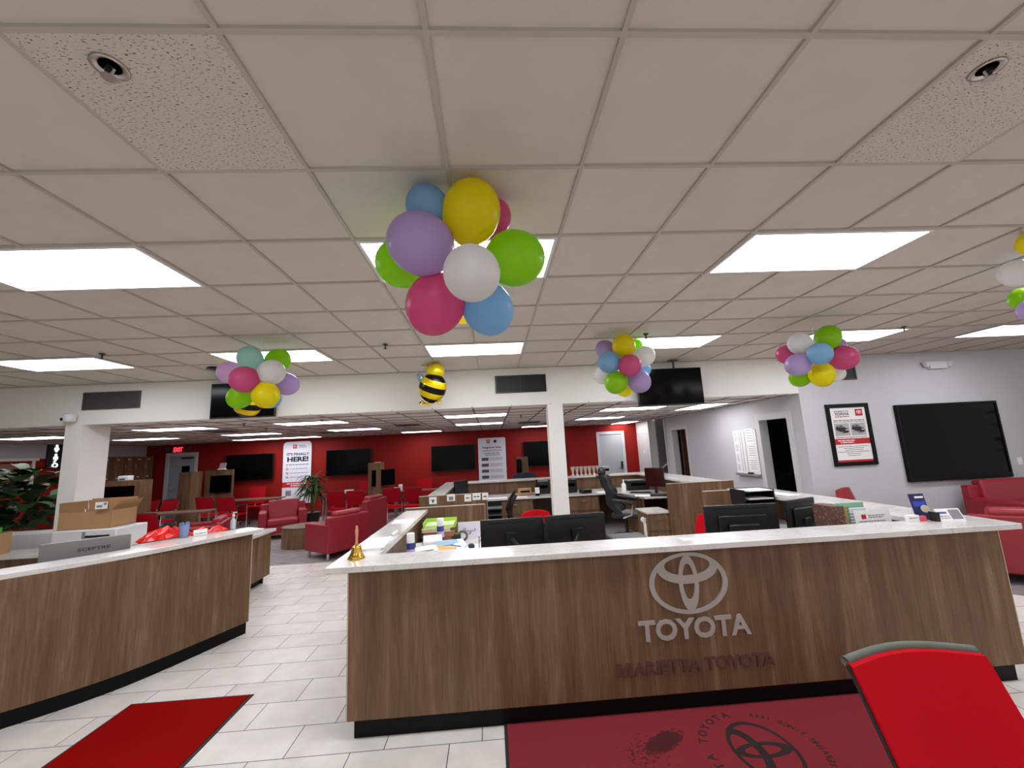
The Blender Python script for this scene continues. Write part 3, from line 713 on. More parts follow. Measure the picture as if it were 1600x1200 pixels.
# mid-counter red chairs
for (x, y, z1, rz, lb) in [(.52, 5.05, 1.05, .05, 'red rounded chair back behind the twin monitors'), (2.62, 5.0, .9, -.5, 'red chair back glimpsed left of the single wide monitor'), (5.35, 6.0, .98, .4, 'red tilted chair back beyond the counter by the grey wall')]:
    t = thing('desk_chair', lb, 'chair', (x, y, 0), rz)
    MB().grid(lambda u, v: Vector(((-.22+.44*u)*(1-.25*v**4), .1-.05*math.cos(PI*(u-.5))+.08*v, .5+(z1-.5)*(v-.08*(2*u-1)**2*v))), 10, 8, -.04, (0, 1, 0)).build('backrest', REDF if x < 5 else LEATHER, t, smooth='auto')
    B(-.23, .23, -.38, .05, .42, .49).build('seat', REDF if x < 5 else LEATHER, t, bevel=.02); MB().cyl(0, -.15, .06, .42, .028).build('gas_column', BLACK, t)
    g = MB()
    for i in range(5): a = 2*PI*i/5; g.bar((0, -.15, .08), (.26*math.cos(a), -.15+.26*math.sin(a), .04), .016)
    g.build('star_base', BLACK, t)
# black executive chair (faces +X, turned a little)
t = thing('executive_chair', 'black leather executive chair with silver-trimmed arms, seen from the side', 'chair', (2.45, 8.0, 0), -.45)
prof = [(-.1, .5), (-.2, .62), (-.25, .78), (-.27, .95), (-.33, 1.1), (-.42, 1.2)]
def eb(u, v):
    i = min(int(v*5), 4); f_ = v*5-i; x = prof[i][0]*(1-f_)+prof[i+1][0]*f_; z = prof[i][1]*(1-f_)+prof[i+1][1]*f_
    return Vector((x-.05*math.cos(PI*(u-.5))+.02*math.sin(v*PI*5), (-.26+.52*u)*(1-.12*v), z))
MB().grid(eb, 8, 20, .14, (1, 0, .1)).build('backrest', BLEATH, t, smooth='auto', bevel=.02)
MB().ball((-.34, 0, 1.26), .07, .19, .11).build('headrest', BLEATH, t, smooth=True)
MB().box(-.18, .36, -.27, .27, .42, .53).build('seat', BLEATH, t, bevel=.045)
for s_ in (-1, 1):
    MB().tube([(-.12, s_*.31, .76), (.05, s_*.32, .74), (.24, s_*.32, .7)], [.03, .035, .028], 10).build('armrest', BLEATH, t, smooth=True)
    MB().tube([(.24, s_*.32, .69), (.2, s_*.31, .5), (.05, s_*.29, .44)], .016, 8).build('arm_support', SILVER, t, smooth=True)
MB().cyl(0.05, 0, .1, .42, .03).build('gas_column', BLACK, t)
g = MB()
for i in range(5): a = 2*PI*i/5+.3; g.tube([(.05, 0, .14), (.05+.18*math.cos(a), .18*math.sin(a), .11), (.05+.34*math.cos(a), .34*math.sin(a), .06)], .022, 6)
g.build('star_base', BLEATH, t)
for i in range(5): a = 2*PI*i/5+.3; MB().ball((.05+.34*math.cos(a), .34*math.sin(a), .032), .032, n=10, m_=6).build('caster', BLACK, t, smooth=True)
# glossy chair mat bottom / second black chair near the twin monitors
t = thing('black_chair', 'black high-back mesh chair edge-on, left of the middle pillar', 'chair', (.42, 7.3, 0), .08)
MB().tube([(-.1, 0, .5), (-.17, 0, .62), (-.19, 0, .78), (-.14, 0, .95), (-.04, 0, 1.08)], [.02, .03, .034, .03, .012], 8).build('frame_spine', mat('mesh_brown', (40, 22, 24), .5), t, smooth=True)
MB().grid(lambda u, v: Vector((-.1-.09*math.sin(PI*v*.9)+.08*v, -.2+.4*u, .52+.5*v)), 6, 8, .02, (1, 0, 0)).build('backrest', BLACK, t, smooth='auto')
MB().box(-.08, .38, -.22, .22, .44, .5).build('seat', BLACK, t, bevel=.02); MB().cyl(.12, 0, .08, .44, .028).build('gas_column', BLACK, t)
g = MB()
for i in range(5): a = 2*PI*i/5; g.bar((.12, 0, .1), (.12+.3*math.cos(a), .3*math.sin(a), .04), .018)
g.build('star_base', BLACK, t)
t = thing('chair_base', 'glossy black star chair base on floor right of twin monitors', 'chair', (1.75, 5.6, 0))
g = MB()
for i in range(5): a = 2*PI*i/5+.35; g.tube([(0, 0, .3), (.16*math.cos(a), .16*math.sin(a), .25), (.36*math.cos(a), .36*math.sin(a), .1)], .026, 6)
g.build('star_base', mat('gloss_black', (14, 14, 15), .12), t, smooth=True)
for i in range(5): a = 2*PI*i/5+.35; MB().ball((.36*math.cos(a), .36*math.sin(a), .05), .05, n=10, m_=6).build('caster', BLACK, t, smooth=True)
MB().cyl(0, 0, .3, .5, .03).build('gas_column', BLACK, t); MB().box(-.25, .25, -.25, .25, .5, .58).build('seat', BLEATH, t, bevel=.03)

# armchairs
def armchair(label, loc, rz, w=.95, d_=.85, hb=.84, ha=.62, group='red leather lounge seats'):
    """faces -Y locally"""
    t = thing('armchair', label, 'armchair', loc, rz, group); hw = w/2; a_ = .17
    MB().box(-hw+a_, hw-a_, -d_/2+.02, d_/2-.12, .12, .3).build('base', LEATHER, t, bevel=.015)
    MB().box(-hw+a_+.003, hw-a_-.003, -d_/2, d_/2-.2, .3, .45).build('seat_cushion', LEATHER, t, bevel=.04)
    g = MB(); g.M = Matrix.Translation((0, d_/2-.14, .3)) @ Matrix.Rotation(-.14, 4, 'X'); g.box(-hw+a_, hw-a_, -.1, .06, .1, hb-.3).build('back_cushion', LEATHER, t, bevel=.04)
    MB().box(-hw+.01, hw-.01, d_/2-.1, d_/2+.02, .12, hb-.08).build('back_panel', LEATHER, t, bevel=.02)
    for s_ in (-1, 1): MB().box(min(s_*hw, s_*(hw-a_)), max(s_*hw, s_*(hw-a_)), -d_/2+.01, d_/2-.02, .12, ha).build('arm', LEATHER, t, bevel=.025)
    for sx_ in (-1, 1):
        for sy_ in (-1, 1): MB().cyl(sx_*(hw-.07), sy_*(d_/2-.07), 0, .12, .025).build('foot', SILVER, t)
    return t
armchair('red leather armchair facing us behind the round wood table', (-5.1, 10.6, 0), .45, 1.0, .8)
# A: back corner at (-3.11,7.77), back runs (.6,.8), faces (-.8,.6)
armchair('red leather armchair with its back to us, nearest the brass bell', (-3.0, 8.35, 0), math.atan2(.6, -.8)+PI/2, .88, .74, .82, .62)
armchair('red leather armchair behind the nearest one, beside the rear counter', (-3.0, 9.75, 0), math.atan2(.25, -.97)+PI/2, .9, .8, .93, .62)
armchair('low red leather armchair peeking over the curved counter top', (-5.95, 9.0, 0), -1.2, .95, .86, .72, .6)
armchair('wide red leather sofa with its back to us at the right edge', (6.55, 4.6, 0), math.atan2(.78, .62)+PI/2, 1.7, .86, .84, .6)['category'] = 'sofa'
armchair('red leather armchair against the grey wall under the light switch', (7.95, 5.75, 0), 0, 1.45, .86, .98, .72)
armchair('red leather seat just visible above the right counter top', (5.0, 5.0, 0), 1.5, .85, .8, .86, .6)
o = MB().ball((7.75, 5.5, .56), .26, .2, .1).build('throw_pillow', mat('olive_pillow', (112, 96, 58), .9, noise=.5, nscale=30), None, smooth=True, loc=(7.75, 5.55, .45)); tag(o, 'olive patterned pillow on the armchair by the grey wall', 'pillow')

# round drum table
t = thing('drum_table', 'oval wood drum coffee table between the red armchairs', 'table', (-3.98, 9.3, 0))
g = MB(); g.M = Matrix.Diagonal((1.15, .9, 1, 1)); g.lathe([(.42, 0), (.42, .39)], 40).build('drum', WOOD, t, smooth='auto')
g = MB(); g.M = Matrix.Diagonal((1.15, .9, 1, 1)); g.lathe([(.425, .39), (.425, .42)], 40).build('top', WOODT, t, smooth='auto')
o = B(-3.9, -3.74, 9.25, 9.4, .42, .435).build('paper_stack', PAPER, None, loc=(-3.8, 9.3, .42)); tag(o, 'small white papers on the drum coffee table', 'paper')

# lounge tables with screen towers
def mtable(label, x, y, w, d_, z=.74):
    t = thing('lounge_table', label, 'table', (x, y, 0), 0, 'wood-topped lounge tables')
    g = MB(); g.box(-w/2, w/2, -d_/2, d_/2, z-.035, z).build('tabletop', WOODT, t, bevel=.006)
    for sx_ in (-1, 1):
        for sy_ in (-1, 1): MB().bar((sx_*(w/2-.12), sy_*(d_/2-.1), 0), (sx_*(w/2-.12), sy_*(d_/2-.1), z-.035), .025).build('leg', SILVER, t)
    return t
mtable('lounge table under the left wall screen', -7.0, 12.75, 1.6, .55); mtable('lounge table between plant and right wood tower', -4.5, 12.95, 1.3, .4)
mtable('lounge table right of the right wood tower', -2.3, 12.75, 1.4, .45); p = onZ(272, 800, .74); mtable('lounge table behind the cardboard box', p.x, p.y, 1.6, .5)
def tower(label, x, y, w, d_, h_, tvx):
    t = thing('screen_tower', label, 'tower', (x, y, 0), 0, 'wood screen towers')
    B(-w/2, w/2, -d_/2, d_/2, 0, h_).build('body', WOOD, t, bevel=.006)
    if not tvx: return t
    g = MB(); g.M = Matrix.Translation((w/2, 0, h_-.45)) @ Matrix.Rotation(-.75, 4, 'Z'); g.box(.05, .09, -.38, .38, -.22, .24).build('television', SCREEN, t, bevel=.005)
    MB().bar((w/2, 0, h_-.45), (w/2+.08, 0, h_-.45), .03).build('bracket', BLACK, t)
    return t
tower('tall wood screen tower right of the plant', -3.42, 12.6, .34, .5, 1.6, 1)
tower('tall wood screen tower near the blue-grey door', -8.83, 12.8, .34, .5, 1.6, 0)
t = thing('wall_cabinet', 'wide wood cabinet panel with a dark screen left of the wall screen', 'cabinet', (-8.05, 12.98, 0)); B(-.58, .22, .12, .2, 0, 1.61).build('panel', WOOD, t); B(-.35, .2, .0, .12, .95, 1.45).build('television', SCREEN, t, bevel=.006)
t = thing('leaflet_holder', 'small pale leaflet holder on the left wood tower', 'holder', (-8.1, 13.02, 1.62)); g = MB(); g.M = Matrix.Rotation(-.3, 4, 'X'); g.box(-.09, .09, -.01, .01, 0, .2).build('sheet', mat('leaflet_grey', (150, 132, 130), .5), t); B(-.1, .1, -.05, .05, 0, .03).build('base', PAPER, t)
o = B(-3.46, -3.3, 12.5, 12.7, 1.601, 1.612).build('paper_stack', PAPER, None, loc=(-3.38, 12.6, 1.6)); tag(o, 'white sheet on top of the wood tower right of plant', 'paper')
t = thing('tissue_device', 'small white device on the table right of the wood tower', 'device', (-2.8, 12.75, .74)); B(-.14, .0, -.04, .04, 0, .1).build('base', PAPER, t, bevel=.01); B(.0, .1, -.05, .05, 0, .18).build('body', PAPER, t, bevel=.01)
t = thing('tissue_device', 'low white device in front of the high-backed chair by plant', 'device', (-4.6, 12.12, .86)); t.location = (-4.3, 12.9, .74); B(-.13, .13, -.04, .04, 0, .1).build('body', PAPER, t, bevel=.02); B(-.06, .03, -.045, -.04, 0, .03).build('slot', BLACK, t)

# lockers
t = thing('locker_bank', 'brown wood locker bank along the left wall by the exit', 'lockers', (XL+.15, 12.9, 0))
B(-.15, .15, -1.4, .7, 0, 2.13).build('carcass', WOOD, t)
for i in range(6):
    for k in range(4):
        y0 = -1.38+i*.345; z0 = .06+k*.515
        dd = B(.15, .165, y0, y0+.33, z0, z0+.5).build('door', WOOD, t)
        B(.165, .175, y0+.04, y0+.06, z0+.2, z0+.28).build('handle', SILVER, dd)
        B(.165, .168, y0+.11, y0+.2, z0+.43, z0+.455).build('number_plate', PAPER, dd)
# fireplace-like low cabinet with dark opening in front of lockers
t = thing('open_cabinet', 'low wood cabinet with a black opening and a dispenser on top', 'cabinet', (-9.05, 10.6, 0))
MB().box(-.75, .55, 0, .4, 1.38, 1.5).box(.45, .55, 0, .4, 0, 1.38).box(-.75, -.65, 0, .4, 0, 1.38).box(-.65, .45, 0, .4, 0, .7).build('frame', WOOD, t); B(-.65, .45, .2, .38, .7, 1.38).build('opening', SCREEN, t)
t = thing('dispenser', 'small white angled dispenser on the low wood cabinet', 'dispenser', (-8.95, 10.75, 1.5)); MB().prism([(-.13, -.08), (.13, -.08), (.13, .08), (-.13, .08)], 0, .12).build('body', PRINTERW, t, bevel=.02); B(-.09, .05, -.082, -.08, .02, .06).build('label', mat('blue_label', (60, 90, 140), .5), t)
# exit sign
t = thing('exit_sign', 'lit red exit sign with two lamp heads above the blue-grey door', 'exit sign', (-9.86, YR, 2.3))
B(-.19, .19, -.06, 0, -.1, .11).build('housing', mat('exit_housing', (150, 60, 66), .5), t, bevel=.005); text('EXIT', 'lettering', emis('exit_red', (255, 50, 60), 2.2), t, Matrix.Translation((0, -.062, 0)) @ RX90, w=.27, h=.14, ex=.004, bold=.03)
for s_ in (-1, 1): B(s_*.3-.07, s_*.3+.07, -.1, 0, -.04, .07).build('lamp_head', GRILLE, t, bevel=.01)
# restroom icons sign
t = thing('restroom_sign', 'glowing white restroom pictograms on a dark panel at the left', 'sign', (XL, 10.93, 1.88))
B(0, .03, -.2, .25, 0, .62).build('panel', mat('sign_dark', (20, 30, 34), .4), t)
ICON = emis('icon_glow', (220, 255, 250), 1.6)
g = MB()
for z in (.5, .28): g.ball((.035, .0, z+.05), .008, .035, .035, 12, 8); g.box(.03, .042, -.05, .05, z-.06, z+.01); g.box(.03, .042, -.02, .02, z-.1, z-.05)
g.M = Matrix.Rotation(PI/2, 4, 'Z'); ellring(g, 1, .8, 0, .62, .46, 0, .07, -.044, -.03, 24); g.v[-96:] = [v_+Vector((0, 0, .08)) for v_ in g.v[-96:]]
g.M = Matrix.Identity(4); g.ball((.035, -.02, .165), .008, .025, .025, 10, 6); g.build('pictogram', ICON, t)
# framed brown board on left red wall
t = thing('wall_board', 'brown wall board edged with white bars behind the big plant', 'board', (XL, 10.0, 1.4)); B(0, .02, -2.5, .45, 0, .62).build('board', mat('board_brown', (150, 112, 88), .7), t)
MB().box(.02, .04, -2.5, .56, .68, .74).box(.02, .04, .42, .48, 0, .68).build('edge_bar', PAPER, t)

# ------------------------------------------------------------------ posters
t = thing('standing_poster', 'tall white poster reading its finally here on the red wall', 'poster', (-6.19, YR-.03, .45))
w, h_ = .88, 1.93
def rrect(w, h_, r_, n=6):
    P = []
    for cx_, cz_, a0 in ((w/2-r_, h_-r_, 0), (-w/2+r_, h_-r_, PI/2)):
        for i in range(n+1): a = a0+PI/2*i/n; P.append((cx_+r_*math.cos(a), cz_+r_*math.sin(a)))
    return P+[(-w/2, 0), (w/2, 0)]
g = MB(); g.M = RX90; g.prism(rrect(w, h_, .13), -.0, .02); g.build('board', mat('poster_white', (224, 224, 234), .5), t)
yy = -.0205
B(-.14, -.02, -.024, -.02, h_-.22, h_-.1).build('emblem_tile', PRED, t); emblem(MB(), .045, -.026, .002, 24).build('emblem', PAPER, t).location = (-.08, 0, h_-.16)
text("IT'S FINALLY", 'headline', INK, t, Matrix.Translation((.02, -.022, h_-.40)) @ RX90, w=.7, h=.09, bold=.03)
text('HERE!', 'headline', INK, t, Matrix.Translation((.02, -.022, h_-.56)) @ RX90, w=.66, h=.16, bold=.045)
g = MB(); words(g, .04, .26, h_-.135, .022, -.02); words(g, .04, .3, h_-.185, .022, -.02); words(g, -.34, .36, h_-.73, .03, -.02)
for z in (.86, .99, 1.12): words(g, -.22, .34, h_-z, .02, -.02)
g.build('body_text', INKG, t)
g = MB()
for z in (.86, .99, 1.12): g.M = Matrix.Translation((-.3, 0, h_-z)); ellring(g, 1, 1, 0, .55, .55, 0, .038, -.023, -.02, 20)
g.build('bullet', PRED, t)
B(-.44, .44, -.023, -.02, .5, .66).build('red_band', PRED, t); g = MB(); words(g, -.3, .28, .61, .03, -.0235); words(g, -.18, .22, .55, .03, -.0235); g.build('band_text', PAPER, t)
B(-.33, -.16, -.022, -.02, .24, .4).build('picture', INKG, t)
t = thing('standing_poster', 'tall white safety poster on the red wall left of middle pillar', 'poster', (.02, YR-.03, .5))
w, h_ = .9, 1.7
g = MB(); g.M = RX90; g.prism(rrect(w, h_, .04), 0, .02); g.build('board', MATS['poster_white'], t)
B(-.17, -.06, -.024, -.02, h_-.17, h_-.06).build('emblem_tile', PRED, t); emblem(MB(), .04, -.026, .002, 24).build('emblem', PAPER, t).location = (-.115, 0, h_-.115)
MB().ball((.11, -.021, h_-.12), .05, .004, .05).build('dot', INK, t)
text('Designed for Safety', 'headline', INK, t, Matrix.Translation((.0, -.022, h_-.32)) @ RX90, w=.62, h=.07, bold=.03)
g = MB(); words(g, -.3, .32, h_-.4, .016, -.02); words(g, -.3, .3, h_-.43, .016, -.02); words(g, -.25, .25, h_-.5, .03, -.02); words(g, -.22, .24, h_-.56, .03, -.02)
for i in range(5):
    z = h_-.69-i*.19
    for k in range(3): words(g, -.08, .34, z+.04-k*.035, .014, -.02, k+i)
g.build('body_text', INKG, t)
for i in range(5): z = h_-.69-i*.19; B(-.35, -.12, -.023, -.02, z-.045, z+.05).build('picture', mat('thumb', (70, 72, 80), .5), t)
# framed poster
t = thing('framed_poster', 'black framed dealership poster with two car photos on grey wall', 'poster', (5.75, YB, 1.27))
w, h_ = .72, .98
MB().box(-w/2, w/2, -.03, 0, 0, .06).box(-w/2, w/2, -.03, 0, h_-.06, h_).box(-w/2, -w/2+.06, -.03, 0, .06, h_-.06).box(w/2-.06, w/2, -.03, 0, .06, h_-.06).build('frame', FRAMEBK, t, bevel=.004)
B(-w/2+.06, w/2-.06, -.012, 0, .06, h_-.06).build('sheet', PAPER, t)
text('MARIETTA', 'headline', INK, t, Matrix.Translation((-.1, -.014, .86)) @ RX90, w=.24, h=.028)
text('TOYOTA', 'headline', INK, t, Matrix.Translation((-.1, -.014, .815)) @ RX90, w=.24, h=.042, bold=.03)
B(.13, .25, -.015, -.012, .78, .89).build('emblem_tile', PRED, t); emblem(MB(), .04, -.017, .002, 24).build('emblem', PAPER, t).location = (.19, 0, .84)
g = MB(); words(g, -.22, .02, .775, .014, -.012); g.build('tagline', PRED, t)
g = MB(); words(g, -.26, .26, .715, .016, -.012); words(g, -.26, .26, .69, .012, -.012); words(g, -.26, .26, .445, .014, -.012)
for i, (a, b_) in enumerate([(.25, .26), (.16, .18), (.14, .16), (.27, .26), (.12, .12), (.11, .1)]): words(g, -a, b_, .30-i*.028, .01, -.012)
g.build('body_text', INKG, t)
for cx_ in (-.135, .135):
    p = B(cx_-.125, cx_+.125, -.014, -.012, .47, .67).build('car_photo', mat('photo_grey', (176, 172, 172), .5), t)
    g = MB(); g.M = Matrix.Translation((cx_, 0, .565)) @ RX90
    g.prism([(-.108, .02), (-.098, .045), (-.085, .068), (-.02, .076), (.018, .066), (.045, .036), (.09, .018), (.104, -.004), (.104, -.034), (.085, -.046), (.012, -.052), (-.03, -.03), (-.09, -.008), (-.108, .004)], .0142, .016); g.build('car', mat('car_dark_red', (44, 16, 18), .4) if cx_ > 0 else INK, p)
    g = MB(); g.M = Matrix.Translation((cx_, 0, .565)) @ RX90; g.prism([(-.085, .045), (-.075, .062), (-.028, .068), (-.022, .042)], .0162, .0166); g.build('side_window', INKG, p)
    g = MB(); g.M = Matrix.Translation((cx_, 0, .565)) @ RX90; g.prism([(-.012, .04), (-.01, .066), (.014, .06), (.036, .036)], .0162, .0166); g.build('windscreen', INKG, p)
    g = MB(); g.M = Matrix.Translation((cx_, 0, .565)) @ RX90; g.prism([(.045, -.004), (.055, .006), (.095, .0), (.095, -.014)], .0162, .0166); g.build('headlights', PAPER, p)
    for wx_, wz_ in ((-.076, -.018), (-.004, -.042)): MB().ball((cx_+wx_, -.0165, .565+wz_), .013, .002, .02).build('wheel', INKG, p)
B(-.3, .3, -.014, -.012, .335, .425).build('red_band', PRED, t); g = MB(); words(g, -.24, .04, .395, .016, -.0145); words(g, -.2, .02, .365, .016, -.0145); g.build('band_text', PAPER, t)
B(-.3, .3, -.014, -.012, .06, .09).build('red_band', PRED, t)
# whiteboard on corridor wall
t = thing('whiteboard', 'white notice board with papers between two corridor doorways', 'whiteboard', (5.0, 7.93, 1.1))
B(-.02, 0, -.36, .36, 0, .84).build('board', PAPER, t, bevel=.004); B(-.07, -.02, -.36, .36, -.04, 0).build('tray', SILVPL, t)
B(-.07, -.045, -.2, -.05, 0, .03).build('eraser', BLACK, t)
for y0, y1, z0, z1 in [(-.3, -.06, .56, .86), (-.3, -.08, .3, .55), (-.32, -.08, .05, .28), (.2, .34, .6, .8), (.2, .34, .4, .58), (.2, .34, .2, .38), (.2, .34, .02, .18)]:
    p = B(-.026, -.02, y0, y1, z0, z1).build('sheet', mat('sheet_white', (240, 240, 242), .6), t)
    g = MB()
    for k in range(5): z = z1-.03-k*(z1-z0-.04)/5; g.box(-.027, -.026, y0+.03, y1-.03, z-.004, z+.004)
    g.build('print', INKG, p)
g = MB(); g.box(-.024, -.02, -.02, -.01, .03, .82).box(-.024, -.02, .08, .09, .03, .82).box(-.024, -.02, .15, .155, .03, .82); g.build('ruled_line', INKG, t)
t = thing('dark_picture', 'dark framed poster inside the unlit office doorway', 'picture', (6.6, 9.2, 1.0)); B(-.3, .3, -.03, 0, 0, 1.1).build('frame', BLACK, t); B(-.27, .27, -.035, -.03, .03, 1.07).build('sheet', mat('navy_sheet', (22, 26, 34), .5), t)

# ------------------------------------------------------------------ balloons
def teardrop(R, n=24, m_=16):
    prof = []
    for i in range(m_+1):
        t_ = i/m_; a = PI*t_; r_ = R*math.sin(a)*(1-.10*math.cos(a)*-1*-1 if False else 1); z = -math.cos(a)*R*1.12
        if t_ < .35: r_ *= .80+.20*(t_/.35)
        prof.append((max(r_, .004), z))
    return prof
BM = {}
def bunch(label, items, D, group='balloon bunches under the ceiling'):
    """items: pixel x, y, apparent radius, colour, depth offset from the bunch centre (negative = nearer)"""
    pos = []
    for (px, py, rad, col, dd) in items:
        r_ = ray(px, py); L_ = r_.length/F; dr = r_.normalized(); d_ = (D+dd)*L_
        while True:
            p = Vector((0, 0, ZC))+dr*d_; R_ = 1.03*rad*d_/L_/F/L_**.5
            if p.z+R_*1.04 < CE-.004: break
            d_ -= .01
        pos.append((p, R_, col))
    cx_ = sum((p[0] for p in pos), Vector())/len(pos)
    t = thing('balloon_bunch', label, 'balloons', (cx_.x, cx_.y, cx_.z), 0, group)
    for p, R_, col in pos:
        p = p-cx_; ax = p.normalized(); q = Vector((0, 0, 1)).rotation_difference(ax)
        g = MB(); g.M = Matrix.Translation(p) @ q.to_matrix().to_4x4()
        g.lathe(teardrop(R_), 26); o = g.build('balloon', BC[col], t, smooth=True)
        o['label'] = {'pale': 'pale teal', 'pink': 'deep pink', 'green': 'lime green', 'blue': 'light blue'}.get(col, col)+' balloon'
        k = MB(); k.M = g.M; k.lathe([(.004, -R_*1.08+.002), (.007, -R_*1.08-.01), (.014, -R_*1.08-.022)], 10); k.build('knot', BC[col], o, smooth=True)
        MB().tube([p-ax*(R_*1.08+.015), Vector((0, 0, 0))], .003, 5).build('string', PAPER, t)
    MB().tube([(0, 0, 0), (0, 0, CE-cx_.z)], .003, 5).build('string', PAPER, t)
    return t
bunch('largest and nearest bunch of coloured balloons, white one in its middle', [(669, 326, 34, 'blue', .12), (736, 333, 46, 'yellow', -.06), (768, 342, 30, 'pink', .16), (659, 382, 49, 'purple', -.12), (803, 404, 43, 'green', .0), (629, 411, 39, 'green', .12),
       (737, 427, 44, 'white', -.3), (681, 475, 45, 'pink', -.02), (762, 482, 38.5, 'blue', .04), (722, 478, 27, 'yellow', .3)], 2.0)
bunch('balloon bunch with a pale teal top balloon in front of the left television', [(391, 561, 19.5, 'pale', .02), (434, 564, 19, 'green', .18), (360, 582, 19, 'lilac', .1), (382, 593, 22, 'pink', -.22), (424, 582, 20.5, 'white', -.1), (447, 600, 18, 'purple', .1), (375, 620, 19, 'green', .02), (415, 617, 21, 'yellow', -.14), (421, 620, 18, 'blue', .2)], 4.2)
bunch('balloon bunch beside the right hanging television, yellow on top', [(946, 546, 14, 'purple', .1), (974.5, 541, 17.5, 'yellow', -.1), (992, 543, 13, 'green', .3), (1006, 557, 16, 'white', .05), (952, 566, 17, 'blue', -.14), (984, 571, 17.5, 'pink', -.25), (943, 586, 14, 'white', .12), (963, 597, 17.5, 'green', -.12), (998, 595, 17.5, 'purple', -.06), (976, 605, 14, 'yellow', .2), (1003, 577, 13, 'blue', .25)], 4.7)
bunch('balloon bunch above the framed poster with a blue balloon in the middle', [(1250, 537, 18, 'white', -.08), (1293, 528, 20, 'green', .0), (1309, 540, 13, 'purple', .2), (1281, 553, 19, 'blue', -.28), (1231, 554, 16, 'pink', .12), (1247, 570, 19, 'purple', -.12), (1318, 559, 21, 'pink', -.02), (1284, 585, 19.5, 'yellow', -.1), (1251, 588, 16.5, 'green', .08), (1306, 583, 14, 'white', .15)], 4.4)
bunch('balloon bunch cut off by the right edge of the frame', [(1610, 380, 21, 'yellow', .1), (1588, 427, 25, 'white', -.1), (1598, 466, 20, 'green', .1), (1613, 484, 21, 'purple', 0), (1640, 440, 26, 'blue', 0), (1650, 400, 24, 'pink', 0)], 3.1)
# bees
def bee(label, p, s_, rz, feet=True):
    t = thing('bee_balloon', label, 'foil balloon', p, rz, 'bee foil balloons'); t.scale = (s_, s_, s_)
    MB().ball((0, 0, 0), .21, .17, .23, 24, 16).build('body', BEE, t, smooth=True).rotation_euler = (.3, .38, 0)
    MB().ball((.05, -.02, .25), .14, .12, .135, 20, 12).build('head', FOILY, t, smooth=True)
    for sx_ in (-1, 1):
        g = MB(); g.M = Matrix.Translation((-.17, .06 if sx_ > 0 else -.02, .14)) @ Matrix.Rotation(-.5, 4, 'Y'); g.ball((0, 0, .03), .045, .025, .07, 12, 8).ball((0, 0, -.08), .03, .02, .06, 12, 8); g.build('wing', FOILT, t, smooth=True)
    for x_ in (-.02, -.06): MB().tube([(.0+x_, -.02, .34), (-.06+x_, -.03, .36), (-.1+x_, -.03, .34)], .009, 6).build('antenna', FOILG, t, smooth=True)
    for x_ in ((-.14, .1) if feet else ()): MB().tube([(x_, -.02, -.2), (x_*1.2-.02, -.03, -.26)], [.03, .014], 6).build('foot', FOILG, t, smooth=True)
    if feet: MB().tube([(.02, 0, -.22), (-.08, 0, -.25), (-.2, 0, -.22)], .02, 6).build('stinger', BEE, t)
    MB().tube([(.05, 0, .3), (.05, 0, (CE-p[2])/s_)], .003, 5).build('string', PAPER, t)
    return t
bee('black and yellow striped bee foil balloon at the ceiling centre', onY(676, 606, 5.75), .92, 0)
bee('bee foil balloon mostly hidden behind the teal balloon bunch', onY(387, 630, 5.2), .8, 0, False)

# ------------------------------------------------------------------ plants
def leafy(mb, base, tip, w, droop=.1, fold=.3, n=6, curl=0):
    base = Vector(base); tip = Vector(tip); d_ = tip-base; L_ = d_.length; side = d_.cross(Vector((0, 0, 1)))
    if side.length < .01: side = Vector((1, 0, 0))
    side.normalize(); up = side.cross(d_).normalized(); vs = []; fs = []
    for i in range(n+1):
        t_ = i/n; c = base+d_*t_+Vector((0, 0, droop*math.sin(PI*t_*.9)*L_)) ; hw = w/2*math.sin(PI*min(1, t_*.92+.05))**.7
        if i == n: hw = .002
        vs += [c-side*hw+up*hw*fold, c, c+side*hw+up*hw*fold]
    for i in range(n):
        a = 3*i; fs += [(a, a+1, a+4, a+3), (a+1, a+2, a+5, a+4)]
    return mb.add(vs, fs)
t = thing('potted_plant', 'large-leaved dark green plant left of the left pillar', 'plant', (-8.2, 7.75, 0))
rr = random.Random(3)
MB().lathe([(.17, 0), (.24, .42), (.25, .45), (.2, .43)], 20).build('pot', POT, t, smooth='auto')
g = MB()
for i in range(5): a = i*1.3; g.tube([(0, 0, .4), (.15*math.cos(a), .15*math.sin(a), .9), (.35*math.cos(a), .35*math.sin(a), 1.4+.1*i)], .014, 6)
g.build('stem', STEMM, t)
for col, nm, cnt in ((LEAF, 'foliage', 150), (LEAFL, 'foliage', 46)):
    g = MB()
    for i in range(cnt):
        a = rr.uniform(0, 2*PI); r_ = rr.uniform(.05, .8); z = rr.uniform(.85, 1.85)
        if z > 1.7: r_ *= .75
        b0 = Vector((r_*math.cos(a), r_*math.sin(a), z)); L_ = rr.uniform(.24, .42); a2 = a+rr.uniform(-.8, .8)
        leafy(g, b0, b0+Vector((L_*math.cos(a2), L_*math.sin(a2), rr.uniform(-.18, .18))), rr.uniform(.18, .28), .12, .25)
    g.build(nm, col, t, smooth=True)
t = thing('potted_plant', 'drooping green dracaena in a black pot among the armchairs', 'plant', (-4.85, 11.6, 0))
MB().lathe([(.17, 0), (.22, .38), (.23, .4), (.19, .38)], 20).build('pot', POT, t, smooth='auto')
g = MB().tube([(0, 0, .36), (.02, .02, .8), (0, 0, 1.2)], [.03, .022, .014], 8); g.tube([(.04, 0, .36), (.1, 0, .9)], .014, 6); g.build('stem', STEMM, t)
g = MB(); g2 = MB()
